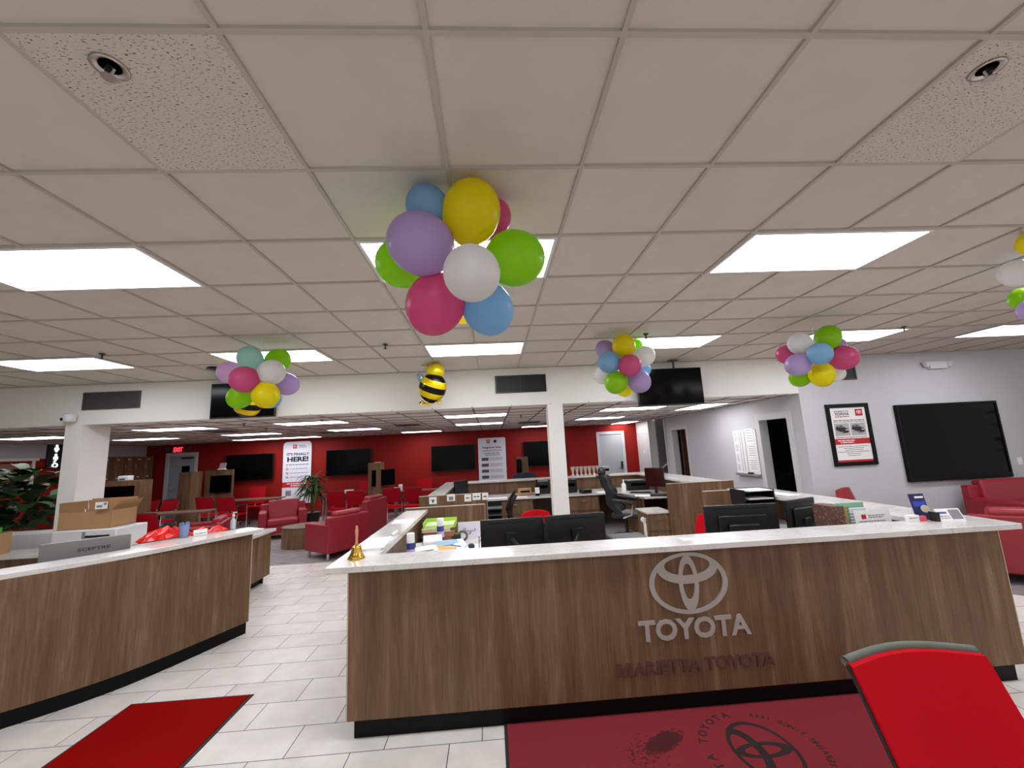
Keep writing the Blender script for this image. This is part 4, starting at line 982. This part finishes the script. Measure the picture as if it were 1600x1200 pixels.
for i in range(120):
    a = rr.uniform(0, 2*PI); z = rr.uniform(.8, 1.3); L_ = rr.uniform(.28, .48); b0 = Vector((.03*math.cos(a), .03*math.sin(a), z))
    leafy(g if i % 3 else g2, b0, b0+Vector((L_*math.cos(a), L_*math.sin(a), rr.uniform(-.42, .08))), .05, .32, .3, 7)
g.build('foliage', LEAF, t, smooth=True); g2.build('foliage', LEAFL, t, smooth=True)['label'] = 'lighter striped leaves'
t = thing('potted_plant', 'tall plant at the far right, only a leaf tip in view', 'plant', (9.1, 5.95, 0))
MB().lathe([(.17, 0), (.22, .38), (.19, .38)], 20).build('pot', POT, t, smooth='auto'); MB().tube([(0, 0, .3), (0, 0, 1.9)], .02, 6).build('stem', STEMM, t)
g = MB()
for i in range(26):
    a = rr.uniform(0, 2*PI); z = rr.uniform(1.2, 2.1); b0 = Vector((.1*math.cos(a), .1*math.sin(a), z)); leafy(g, b0, b0+Vector((.3*math.cos(a), .2*math.sin(a), .02)), .16, .1)
leafy(g, (-.15, 0, 2.0), (-.52, -.02, 1.98), .17, .05); g.build('foliage', LEAF, t, smooth=True)

# ------------------------------------------------------------------ things on the front counter
t = thing('hand_bell', 'brass hand bell with a pale wood handle on counter corner', 'bell', (-1.0, 3.17, 1.07))
MB().lathe([(.060, 0), (.062, .004), (.052, .02), (.038, .045), (.034, .075), (.03, .088), (.008, .096)], 28).build('bell_body', GOLD, t, smooth=True)
MB().lathe([(.01, .094), (.014, .10), (.009, .108), (.0085, .13), (.009, .15), (.0115, .18), (.012, .2), (.008, .212), (.009, .222), (.004, .228)], 16).build('handle', HANDLE, t, smooth=True)
def sheets(name, label, c, w, d_, h_, rz, m_=PAPER, cat='paper', layers=1):
    t = thing(name, label, cat, c, rz)
    for k in range(layers):
        g = MB(); g.M = Matrix.Rotation(.06*(k-1), 4, 'Z'); g.box(-w/2, w/2, -d_/2, d_/2, k*h_/layers, (k+1)*h_/layers-.0006).build('sheet', m_, t)
    return t
sheets('paper_stack', 'stack of white sheets on counter behind the bell', (-.985, 3.62, 1.07), .2, .44, .016, .03, layers=3)
o = MB().tube([(0, 0, .02), (.02, .1, .022), (.01, .22, .02)], [.016, .022, .012], 8).build('tissue', PAPER, None, smooth=True); o.location = (-.93, 3.9, 1.06); tag(o, 'crumpled white tissue on the left counter arm', 'tissue')
sheets('paper', 'single white sheet on the left counter arm farther back', (-1.0, 4.75, 1.07), .21, .28, .0015, .1)
sheets('paper', 'curled white sheet on front counter above the emblem', (1.06, 3.14, 1.07), .3, .2, .0015, -.15)
sheets('paper', 'white card flat on front counter right of the curled sheet', (1.5, 3.12, 1.07), .25, .09, .0012, .02)
sheets('paper', 'papers lying on far end of right counter arm', (3.62, 5.2, 1.07), .2, .5, .002, .2)
t = thing('leaflet_stand', 'blue photo leaflet stand on the right of the front counter', 'leaflet', (3.47, 3.27, 1.07), -.05)
g = MB(); g.M = Matrix.Rotation(-.2, 4, 'X'); g.box(-.07, .05, 0, .008, 0, .2).build('board', mat('navy_board', (26, 32, 88), .4), t)
g = MB(); g.M = Matrix.Rotation(-.2, 4, 'X'); g.box(-.03, .04, -.002, 0, .165, .18).build('title', PAPER, t)
g = MB(); g.M = Matrix.Rotation(-.2, 4, 'X'); g.box(-.06, .04, -.002, 0, .1, .14).build('picture', mat('royal_blue', (40, 70, 180), .4), t)
g = MB(); g.M = Matrix.Rotation(-.2, 4, 'X'); g.ball((.02, -.003, .08), .035, .004, .03).build('figure', mat('tan_fig', (196, 178, 160), .5), t)
B(-.07, .05, -.02, .06, 0, .004).build('base', BLACK, t)
t = thing('leaflet_stand', 'small tent card with grey picture, rightmost on front counter', 'leaflet', (3.56, 3.15, 1.07), -.1)
g = MB(); g.M = Matrix.Rotation(-.5, 4, 'X'); g.box(-.085, .1, 0, .006, 0, .1).build('board', PAPER, t); g = MB(); g.M = Matrix.Rotation(-.5, 4, 'X'); g.box(.01, .09, -.002, 0, .015, .09).build('picture', INKG, t)
g = MB(); g.M = Matrix.Rotation(-.5, 4, 'X'); g.box(-.07, -.01, -.002, 0, .06, .075).build('label', mat('slate_blue', (70, 96, 150), .5), t)
g = MB(); g.M = Matrix.Rotation(-.5, 4, 'X'); words(g, -.07, -.0, .04, .007, 0); words(g, -.07, -.0, .025, .007, 0); g.build('body_text', INKG, t)
B(-.12, -.09, -.0, .06, 0, .07).build('side', BLACK, t)
t = thing('card_holder', 'small white and red card holder left of the leaflets', 'card holder', (3.32, 3.2, 1.07)); B(-.07, .02, 0, .03, 0, .05).build('card', PAPER, t); B(.02, .08, 0, .03, 0, .04).build('red_card', mat('coral', (214, 86, 96), .5), t)
g = MB(); words(g, -.06, .01, .03, .007, 0); g.build('body_text', INKG, t)

# ------------------------------------------------------------------ monitors
def monitor(label, c, w, h_, rz, stand=True, m_=None, tilt=0, group=None, bulge=True):
    """back faces -Y; loc = middle of the lower edge stand foot"""
    t = thing('monitor', label, 'monitor', (c[0], c[1], .75), rz, group); zt = c[2]-.75; z0 = zt-h_
    mm = m_ or BLACK
    g = MB(); g.box(-w/2, w/2, -.02, .01, z0, zt).build('housing', mm, t, bevel=.006)
    if bulge: B(-w*.33, w*.33, -.045, -.02, z0+h_*.2, z0+h_*.75).build('rear_bulge', mm, t, bevel=.012)
    B(-w/2+.01, w/2-.01, .01, .012, z0+.015, zt-.01).build('screen', SCREEN, t)
    B(-w*.38, w*.38, -.0225, -.02, zt-.035, zt-.03).build('vent_slot', KICK, t)
    if stand:
        B(-.04, .04, -.07, -.045, .0, z0+h_*.45).build('stand', mm, t, bevel=.006); B(-.12, .12, -.14, .04, 0, .012).build('foot', mm, t, bevel=.003)
    return t
monitor('left of the twin black monitors seen from behind', (.155, 3.8, 1.185), .56, .33, .02, stand=False, bulge=False, group='twin monitors behind the counter')
monitor('right of the twin black monitors seen from behind', (.72, 3.8, 1.19), .55, .33, .1, stand=False, bulge=False, group='twin monitors behind the counter')
t = thing('monitor_mount', 'black dual monitor mount joining the twin monitors', 'monitor mount', (.44, 3.68, .75))
MB().bar((0, 0, 0), (0, 0, .4), .02).build('post', BLACK, t)
for s_ in (-1, 1): MB().tube([(0, 0, .2), (s_*.13, -.035, .19), (s_*.24, -.02, .22), (s_*.29, .04, .28)], .016, 8).build('arm', BLACK, t, smooth=True); MB().box(s_*.29-.05, s_*.29+.05, .05, .085, .23, .33).build('mount_plate', BLACK, t, bevel=.004)
B(-.08, .08, -.06, .06, 0, .012).build('clamp', BLACK, t)
t = monitor('single wide black monitor seen from behind, right of divider', (2.28, 3.85, 1.18), .67, .36, -.08)
B(-.15, .12, -.1, -.045, .21, .27).build('speaker_bar', BLACK, t, bevel=.015)
t = monitor('angled black monitor beside the folder rack', (2.86, 3.85, 1.2), .40, .3, .35)
# sticky tag
t = thing('monitor', 'silver monitor back behind the curved counter at left', 'monitor', (-3.80, 4.22, .76), .65)
B(-.3, .3, -.02, .02, .06, .40).build('housing', SILVPL, t, bevel=.006); B(-.28, .28, .02, .022, .08, .38).build('screen', SCREEN, t)
text('SCEPTRE', 'lettering', GRILLE, t, Matrix.Translation((.05, -.021, .31)) @ RX90, w=.22, h=.028, ex=.002, bold=.03)
B(-.05, .05, -.01, .05, .0, .1).build('stand', SILVPL, t)
t = thing('monitor', 'dark monitor turned sideways at left of the rear counter', 'monitor', (-.72, 9.6, .75), .9); B(-.22, .22, -.02, .02, .08, .4).build('housing', BLACK, t, bevel=.006); B(-.03, .03, -.03, .03, 0, .1).build('stand', BLACK, t)
t = thing('monitor', 'upright dark-red glossy monitor on the right rear desk', 'monitor', (3.33, 8.5, .75), -.75); B(-.2, .2, -.015, .015, .14, .52).build('housing', BLACK, t, bevel=.005); B(-.19, .19, -.018, -.015, .15, .51).build('screen', mat('maroon_screen', (52, 14, 14), .15), t); B(-.03, .03, .015, .04, 0, .3).build('stand', BLACK, t)

# ------------------------------------------------------------------ clutter on inner desk (left)
def can(label, c, m_, cap, h_=.19, r_=.033, grp=None):
    t = thing('spray_can', label, 'can', c, 0, grp); MB().lathe([(r_, 0), (r_, h_-.085), (r_*.9, h_-.08)], 20).build('body', m_, t, smooth='auto'); MB().lathe([(r_*.96, h_-.08), (r_*.96, h_-.006), (r_*.8, h_)], 20).build('cap', cap, t, smooth='auto')
    MB().lathe([(r_+.0006, h_*.2), (r_+.0006, h_*.45)], 20).build('label', mat('can_stripe', (200, 190, 225), .4), t, smooth='auto')
    return t
BLUEC = mat('can_blue', (40, 52, 120), .3)
def desk(px, py, z=.75): p = onZ(px, py, z); return (p.x, p.y, z)
can('blue spray can with white cap, nearest the counter corner', (-.735, 3.8, .871), BLUEC, PAPER, .24, .036, 'blue spray cans'); can('blue spray can with white cap in front of the folder stack', (-.60, 4.8, .821), BLUEC, PAPER, .25, .04, 'blue spray cans')
for z0, hh, lb, mm, cxx, w, dd in [(.75, .03, 'bottom dark folder of the stack by the divider', mat('folder_dark', (60, 50, 44), .6), -.69, .38, .34),
                     (.78, .05, 'thick brown folder in the stack by divider', mat('folder_brown', (158, 106, 78), .7), -.68, .34, .32), (.83, .05, 'brown accordion folder in the stack by divider', mat('folder_tan', (176, 122, 90), .7), -.66, .36, .32),
                     (.88, .035, 'manila folder of papers in the stack by divider', mat('manila', (232, 216, 166), .7), -.69, .34, .3)]:
    t = thing('folder', lb, 'folder', (cxx, 5.2, z0), .04, 'folder stack by the divider'); B(-w/2, w/2, -dd/2, dd/2, 0, .003).build('cover', mm, t); B(-w/2+.01, w/2-.01, -dd/2+.01, dd/2-.01, .003, hh-.004).build('pages', mm if 'brown' in lb else PAPER, t); B(-w/2, w/2, -dd/2, dd/2, hh-.004, hh-.0006).build('cover', mm, t)
for x_, y_, h_b, lb in [(-.735, 3.8, .12, 'small black box under the nearer blue spray can'), (-.60, 4.8, .07, 'low black box under the farther blue spray can')]:
    t = thing('desk_organizer', lb, 'organizer', (x_, y_, .75)); B(-.06, .06, -.05, .05, 0, h_b).build('body', BLACK, t, bevel=.005); B(-.04, .04, -.053, -.05, h_b*.3, h_b*.7).build('drawer', KICK, t)
LIME = mat('lime_plastic', (176, 222, 84), .4)
t = thing('letter_tray', 'lime green letter tray on top of the folder stack', 'tray', (-.655, 5.25, .915), .03)
B(-.19, .19, -.17, .17, 0, .004).build('base', LIME, t)
MB().box(-.19, .19, .165, .17, .004, .07).box(-.19, -.185, -.17, .165, .004, .07).box(.185, .19, -.17, .165, .004, .07).build('wall', LIME, t)
B(-.17, .17, -.15, .15, .005, .03).build('paper', mat('pale_green_paper', (210, 226, 170), .7), t)
t = thing('desk_sign', 'white card with handwritten name standing on the inner desk', 'sign', (-.27, 5.2, .75), 0)
g = MB(); g.M = Matrix.Rotation(-.12, 4, 'X'); g.box(-.17, .14, 0, .004, 0, .2).build('card', mat('card_lilac', (226, 224, 236), .6), t)
g = MB(); g.M = Matrix.Translation((-.05, -.002, .1)) @ Matrix.Rotation(-.12, 4, 'X')
pts = [(-.05, .03), (-.052, -.03), (-.05, .025), (-.025, .03), (-.035, .0), (-.02, -.025), (0, .0), (.012, .002), (.018, -.02), (.03, .0), (.028, -.04), (.015, -.045), (.035, -.01), (.05, 0), (.06, -.01), (.075, .0), (.085, .025), (.085, -.01)]
g.tube([(x, 0, z) for x, z in pts], .003, 5).build('handwriting', INK, t)
# loose papers and packets
for i, (x, y, w, d_, rz, mm, z, lb) in enumerate([(-.66, 4.60, .2, .16, .15, PAPER, .858, 'white wrapped packet on top of the inner desk pile'), (-.66, 4.22, .22, .2, .4, PAPER, .855, 'loose white sheet at the front of inner desk pile'),
        (-.50, 4.25, .24, .09, -.6, mat('orange_paper', (240, 176, 104), .7), .86, 'orange folder slanting on the inner desk'), (-.40, 4.38, .24, .12, -.6, mat('paleblue_paper', (210, 222, 234), .6), .85, 'pale blue leaflet slanting beside orange folder'),
        (-.50, 4.45, .24, .1, .3, mat('teal_paper', (140, 182, 200), .6), .87, 'blue-green leaflet under the slanting leaflet'), (-.2, 4.5, .2, .2, .1, PAPER, .81, 'white sheet left of the twin monitors')]):
    t = thing('leaflet', lb, 'leaflet', (x, y, z-.0), rz, 'loose papers on the inner desk')
    th_ = .05 if 'packet' in lb else .008
    g = MB(); g.M = Matrix.Rotation(.25 if i < 5 else 0, 4, 'X'); g.box(-w/2, w/2, -d_/2, d_/2, 0, th_).build('sheet', mm, t, bevel=.01 if th_ > .02 else 0)
    if i in (1, 3): g = MB(); g.M = Matrix.Rotation(.25, 4, 'X'); g.box(-w*.35, w*.3, -.008, .008, th_, th_+.001).build('print', INK, t)
for (x, y, z, w, d_, hh, lb, mm) in [(-.55, 4.45, .752, .5, .5, .1, 'heap of papers under the loose leaflets', PAPER)]:
    sheets('paper_stack', lb, (x, y, z), w, d_, hh, .02, mm, layers=5)
t = thing('calendar_frame', 'small black wire frame holder on inner desk left of monitors', 'holder', (-.16, 4.35, .83)); MB().bar((0, 0, 0), (0, 0, .11), .004).bar((.12, 0, 0), (.12, 0, .11), .004).bar((0, 0, .07), (.12, 0, .07), .003).build('wire', BLACK, t)
MB().ball((-.08, .0, .02), .035, .02, .03).build('knob', mat('navy_knob', (50, 60, 80), .4), t, smooth=True)
t = thing('tape_dispenser', 'dark green tape roll beside the white packet', 'tape dispenser', (-.36, 4.85, .76)); g = MB(); g.M = Matrix.Translation((0, 0, .1)); ellring(g, 1, 1, 0, .6, .6, 0, .06, -.02, .02, 24).build('roll', mat('tape_olive', (110, 104, 84), .4), t, smooth='auto'); B(-.1, -.02, -.03, .03, 0, .13).build('body', mat('tape_green', (36, 62, 44), .4), t, bevel=.01)
t = thing('pen', 'short white pens near the counter corner', 'pen', (-.86, 3.5, .99)); 
t.location = (-.8, 3.62, .75); MB().tube([(0, 0, 0), (0, 0, .22)], .006).tube([(.04, .0, 0), (.05, 0, .2)], .006).tube([(-.03, .0, 0), (-.04, 0, .21)], .005).build('barrel', PAPER, t); MB().cyl(0, 0, 0, .1, .045, 14).build('cup', BLACK, t)
# ---- right side of inner desk
t = thing('paper_tray', 'black stacked paper tray tower left of the right counter arm', 'tray', (3.2, 5.1, .75), 0)
for k in range(4): B(-.17, .19, -.14, .16, .1+k*.095, .108+k*.095).build('shelf', BLACK, t); B(-.13, .17, -.16, .12, .109+k*.095, .12+k*.095).build('papers', PAPER, t)
MB().box(-.18, -.17, -.14, .16, 0, .41).box(.19, .2, -.14, .16, 0, .41).box(-.17, .19, .15, .16, 0, .41).build('side', BLACK, t)
t = thing('sanitizer_bottle', 'clear pump bottle between the two right monitors', 'bottle', (2.80, 4.15, .75)); MB().lathe([(.035, 0), (.036, .22), (.012, .27), (.012, .30)], 18).build('body', mat('clear_blue', (150, 180, 196), .1, trans=.5), t, smooth='auto'); MB().cyl(0, 0, .30, .35, .012, 10).box(-.03, .01, -.008, .008, .35, .365).build('pump', PAPER, t)
sheets('folder', 'turquoise folder in front of the clear pump bottle', (2.62, 3.95, .9), .2, .16, .02, .2, mat('turquoise', (70, 200, 200), .6), 'folder')
t = bpy.data.objects[-1] if False else None
RKX = 3.05
t = thing('file_rack', 'row of patterned brown and green files in a rack beside the angled monitor', 'files', (2.84, 3.56, .75), 0)
B(-.02, .5, -.1, .12, 0, .02).build('base', BLACK, t)
m, nt, b, N, L = nodes('file_pattern'); tc = N('ShaderNodeTexCoord'); vo = N('ShaderNodeTexVoronoi'); vo.inputs['Scale'].default_value = 90; L(tc.outputs['Object'], vo.inputs['Vector']); r = ramp(nt, [(0, (72, 34, 34)), (.4, (110, 70, 60)), (.7, (70, 56, 46)), (1, (170, 140, 120))], vo.outputs['Color']); L(r.outputs[0], b.inputs['Base Color'])
FP = m
for i, (x, w, hh, mm) in enumerate([(0, .1, .43, FP), (.1, .05, .42, mat('olive_tan', (150, 136, 84), .7, noise=.4, nscale=60)), (.16, .015, .42, mat('file_green', (40, 150, 90), .6)), (.18, .015, .41, mat('file_teal', (60, 130, 140), .6)), (.2, .012, .39, PAPER)]):
    B(x, x+w, -.12+.02*i, .1, .02, hh).build('file', mm, t)
B(.22, .46, .08, .1, .02, .42).build('file', mat('pale_green_file', (130, 180, 150), .6), t); B(.22, .42, .02, .05, .02, .38).build('file', mat('listing', (206, 206, 212), .6), t)
g = MB()
for k in range(7): g.box(.24, .33, .018, .02, .18+k*.025, .19+k*.025)
g.build('print', INKG, t)
t = thing('envelope', 'white envelope card with small red emblem square in file rack', 'envelope', (3.20, 3.44, .772)); g = MB(); g.M = Matrix.Rotation(-.1, 4, 'X'); g.box(-.15, .17, 0, .004, 0, .36).build('sheet', PAPER, t); g = MB(); g.M = Matrix.Rotation(-.1, 4, 'X'); g.box(-.09, -.05, -.002, 0, .29, .325).build('emblem_tile', PRED, t)
g = MB(); g.M = Matrix.Rotation(-.1, 4, 'X'); words(g, -.03, .12, .315, .008, 0); words(g, -.03, .1, .3, .008, 0); words(g, -.12, .12, .27, .008, 0); g.build('body_text', INKG, t)

# ---- rear desk items
def blackbox(name, label, cat, c, w, d_, h_, rz=0, mm=None):
    t = thing(name, label, cat, c, rz); B(-w/2, w/2, -d_/2, d_/2, 0, h_).build('body', mm or BLACK, t, bevel=.02); B(-w*.35, w*.35, -d_/2-.004, -d_/2, h_*.45, h_*.7).build('panel', SCREEN, t); return t
blackbox('printer', 'black printer in the far right corner of rear desk', 'printer', (3.25, 9.45, .75), .48, .36, .22)
blackbox('printer', 'tall black printer just left of the middle pillar', 'printer', (1.15, 9.75, .75), .3, .3, .28)
blackbox('printer', 'black printer just right of the middle pillar', 'printer', (1.75, 9.7, .75), .35, .3, .3)
blackbox('desk_phone', 'black desk phone behind the executive chair', 'phone', (2.05, 9.3, .75), .24, .2, .09, .2)
blackbox('small_box', 'small brown carton on rear desk left of black printer', 'box', (.72, 9.6, .75), .3, .2, .15, 0, CARD)
t = thing('bottle', 'dark bottle with white label on rear desk beside the carton', 'bottle', (.98, 9.35, .75)); MB().lathe([(.05, 0), (.05, .22), (.02, .28), (.02, .34)], 14).build('body', SCREEN, t, smooth='auto'); MB().lathe([(.051, .05), (.051, .18)], 14).build('label', PAPER, t, smooth='auto')
t = thing('lotion_bottle', 'white pump bottle beside the corner printer', 'bottle', (2.92, 9.3, .75)); MB().lathe([(.05, 0), (.05, .14), (.015, .18), (.015, .22)], 14).build('body', PAPER, t, smooth='auto'); MB().cyl(0, 0, .22, .25, .02, 8).build('pump', PAPER, t)
for x, y, w, d_, rz, lb in [(.05, 9.3, .5, .25, .05, 'papers on the rear desk near the divider'), (.6, 9.25, .3, .2, 0, 'papers on the rear desk left of carton'), (2.5, 9.3, .4, .3, .1, 'papers on rear desk right of exec chair'), (3.0, 8.3, .35, .22, -.2, 'white papers on the right rear desk edge')]: sheets('paper', lb, (x, y, .75), w, d_, .004, rz)
t = thing('keyboard', 'black keyboard on the right rear desk', 'keyboard', (3.1, 8.75, .75), -.5); B(-.22, .22, -.07, .07, 0, .02).build('body', BLACK, t, bevel=.004); g = MB()
for i in range(10):
    for k in range(3): g.box(-.2+i*.04, -.17+i*.04, -.055+k*.04, -.025+k*.04, .02, .026)
g.build('keys', SCREEN, t)
t = thing('clipboard_stack', 'black tray of clipboards on the right rear desk edge', 'tray', (3.25, 8.15, .75), -.3); B(-.17, .17, -.1, .1, 0, .03).build('tray', BLACK, t); B(-.15, .15, -.08, .08, .03, .04).build('papers', GRILLE, t)
t = thing('paper_roll', 'white paper roll on the filing pedestal side', 'paper roll', (2.53, 7.1, .5)); g = MB(); g.M = Matrix.Rotation(PI/2, 4, 'X'); g.lathe([(.045, -.06), (.045, .06)], 16); g.build('roll', PAPER, t, smooth='auto'); MB().box(.0, .012, -.06, .06, -.3, .0).build('loose_strip', PAPER, t)
# trays beside black chair, left of rear desk
t = thing('paper_tray', 'dark wire tray stack beneath the rear desk end', 'tray', (.0, 7.2, .62), 0)
for k in range(3): B(-.14, .14, -.15, .15, k*.1, k*.1+.02).build('shelf', GRILLE, t)
B(-.14, .14, .14, .15, -.62, .3).build('side', BLACK, t)
# trophy row on rear counter
for i in range(7):
    t = thing('glass_award', 'clear glass awards in a row on rear counter by red wall', 'award', (1.98+i*.105, 10.25, 1.07), 0, 'glass awards on the rear counter'); MB().lathe([(.045, 0), (.045, .02), (.02, .05), (.03, .1), (.05, .19), (.048, .22)], 12).build('cup', mat('award_glass', (220, 214, 196), .12, .1, trans=.4), t, smooth='auto'); B(-.03, .03, -.03, .03, 0, .012).build('base', GOLD, t)
blackbox('glass_box', 'clear acrylic box at right end of the award row', 'box', (2.78, 10.22, 1.07), .2, .2, .2, 0, mat('acrylic', (206, 206, 214), .1, .1, trans=.4))
o = MB().grid(lambda u, v: Vector((.5+.62*u, 11.2-.05*math.cos(PI*(u-.5)), .6+.58*v*(1-.15*(2*u-1)**4))), 8, 6, .05, (0, 1, 0)).build('navy_chair_back', mat('navy', (26, 30, 52), .7), None, smooth='auto', loc=(.8, 11.2, .6)); bpy.data.objects.remove(o)
t = thing('navy_chair', 'navy chair back just above the rear counter, right of safety poster', 'chair', (.85, 11.1, 0)); MB().grid(lambda u, v: Vector((-.32+.64*u, -.05*math.cos(PI*(u-.5)), .6+.57*v*(1-.12*(2*u-1)**4))), 8, 6, .05, (0, 1, 0)).build('backrest', mat('navy', (26, 30, 52), .7), t, smooth='auto'); B(-.28, .28, .05, .5, .42, .5).build('seat', MATS['navy'], t, bevel=.02)
for sx_ in (-.25, .25):
    for sy_ in (.0, .45): MB().bar((sx_, sy_, 0), (sx_, sy_, .42), .015).build('leg', BLACK, t)
t = thing('kiosk', 'dark red and black slim kiosk screen behind the middle pillar', 'kiosk', (1.05, 12.3, 0)); B(-.32, .0, -.2, .2, 0, 1.55).build('body', WOOD, t); B(-.35, -.2, -.3, -.22, .95, 1.5).build('screen', SCREEN, t)

# ------------------------------------------------------------------ things on left pod
t = thing('cardboard_box', 'open cardboard box on the white printer beside left pillar', 'box', (-5.38, 6.1, 1.032), .03)
w, d_, h_ = .64, .42, .22
MB().box(-w/2, w/2, -d_/2, -d_/2+.006, 0, h_).box(-w/2, w/2, d_/2-.006, d_/2, 0, h_).box(-w/2, -w/2+.006, -d_/2, d_/2, 0, h_).box(w/2-.006, w/2, -d_/2, d_/2, 0, h_).box(-w/2, w/2, -d_/2, d_/2, 0, .006).build('carton', CARD, t)
def flap(a, b_, c, d__, mm=CARD): return MB().add([a, b_, c, d__, *[Vector(p)+Vector((0, .006, .0)) for p in (a, b_, c, d__)]], [(0, 1, 2, 3), (7, 6, 5, 4), (0, 4, 5, 1), (1, 5, 6, 2), (2, 6, 7, 3), (3, 7, 4, 0)]).build('flap', mm, t)
flap((-w/2, -d_/2, h_), (.03, -d_/2, h_), (.05, -d_/2-.04, h_+.15), (-w/2+.03, -d_/2-.04, h_+.13)); flap((.05, -d_/2, h_), (w/2, -d_/2, h_), (w/2, -d_/2-.03, h_+.17), (.05, -d_/2-.03, h_+.15))
flap((-w/2, d_/2, h_), (w/2, d_/2, h_), (w/2-.02, d_/2+.02, h_+.14), (-w/2+.02, d_/2+.02, h_+.14)); flap((w/2, -d_/2, h_), (w/2, d_/2, h_), (w/2+.08, d_/2-.02, h_+.12), (w/2+.08, -d_/2+.02, h_+.12))
g = MB(); g.box(.14, .29, -d_/2-.034, -d_/2-.031, h_+.03, h_+.12).build('shipping_label', PAPER, t); g = MB(); g.box(.16, .23, -d_/2-.036, -d_/2-.034, h_+.05, h_+.08).box(.245, .28, -d_/2-.036, -d_/2-.034, h_+.08, h_+.11).build('print', INKG, t)
B(.0, .012, -d_/2-.01, -d_/2-.008, h_+.0, h_+.06).build('tape', PAPER, t)
t = thing('printer', 'white office printer under the open cardboard box', 'printer', (-5.30, 6.07, .76)); B(-.40, .40, -.25, .25, 0, .27).build('body', PRINTERW, t, bevel=.015); B(.02, .32, -.256, -.25, .17, .2).build('slot', BLACK, t); B(-.02, .02, -.255, -.25, .02, .25).build('seam', SILVPL, t); B(.0, .36, -.29, -.25, .12, .14).build('tray', PRINTERW, t)
t = thing('small_box', 'small brown box holding a green folder at left edge', 'box', (-6.75, 6.0, .76)); MB().box(-.3, .28, -.1, -.09, 0, .26).box(-.3, .28, .09, .1, 0, .28).box(.27, .28, -.09, .09, 0, .27).box(-.3, .27, -.09, .09, 0, .01).build('carton', CARD, t); B(-.28, .2, -.05, .05, .02, .34).build('folder', mat('bright_green', (70, 170, 50), .6), t)
# curved counter items
t = thing('red_bags', 'crumpled glossy red bags heaped on the curved counter', 'bags', (-3.33, 4.53, 1.05), .85)
rr = random.Random(5)
def crump(u, v):
    x = -.22+.44*u; y = -.1+.2*v; e = math.sin(PI*u)**.6*math.sin(PI*v)**.6
    return Vector((x+rr.uniform(-.02, .02), y+rr.uniform(-.02, .02), .03+e*(.075+rr.uniform(-.035, .045))))
g = MB().grid(crump, 12, 7); g.add([(-.22, -.1, .022), (.22, -.1, .022), (.22, .1, .022), (-.22, .1, .022)], [(3, 2, 1, 0)]); g.build('bag', BAGRED, t)
g = MB(); g.M = Matrix.Translation((.3, -.0, 0)) @ Matrix.Rotation(.5, 4, 'Z') @ Matrix.Diagonal((.4, .8, .6, 1)); g.grid(crump, 8, 6).build('bag', BAGRED, t)
t = thing('pen_cup', 'translucent blue cup full of blue pens beside the red bags', 'cup', (-3.17, 4.55, 1.07)); MB().lathe([(.038, 0), (.045, .12), (.042, .12), (.036, .004)], 20).build('cup', mat('cup_blue', (130, 156, 196), .2), t, smooth='auto'); g = MB()
for i in range(14): a = i*2.4; g.bar((.015*math.cos(a), .015*math.sin(a), .02), (.038*math.cos(a), .038*math.sin(a), .135+.008*(i % 3)), .0055, 6)
g.build('pen', mat('pen_blue', (120, 150, 210), .4), t)
t = thing('tent_card', 'small white tent card on curved counter right of blue cup', 'card', (-3.05, 4.62, 1.07), .9); g = MB(); g.M = Matrix.Rotation(-.3, 4, 'X'); g.box(-.06, .06, 0, .003, 0, .06).build('card', PAPER, t); g = MB(); g.M = Matrix.Rotation(-.3, 4, 'X'); words(g, -.045, .045, .02, .008, 0); g.build('print', INKG, t)
o = MB().grid(lambda u, v: Vector((-.09+.18*u+rr.uniform(-.01, .01), -.04+.08*v, .003+math.sin(PI*u)*math.sin(PI*v)*.06+rr.uniform(0, .015))), 7, 5).build('red_bag', BAGRED); o.location = (-2.98, 4.78, 1.07); o.rotation_euler = (0, 0, .9); tag(o, 'small crumpled red bag right of the tent card', 'bag')
t = thing('sanitizer_bottle', 'clear sanitizer bottle with white pump on curved counter end', 'bottle', (-2.87, 4.86, 1.07)); MB().lathe([(.026, 0), (.027, .1), (.01, .125), (.01, .14)], 18).build('body', mat('clear_gel', (226, 232, 238), .08, trans=.7), t, smooth='auto'); MB().cyl(0, 0, .14, .165, .012, 10).cyl(0, 0, .165, .18, .005, 8).box(-.005, .035, -.007, .007, .178, .188).build('pump', PAPER, t)
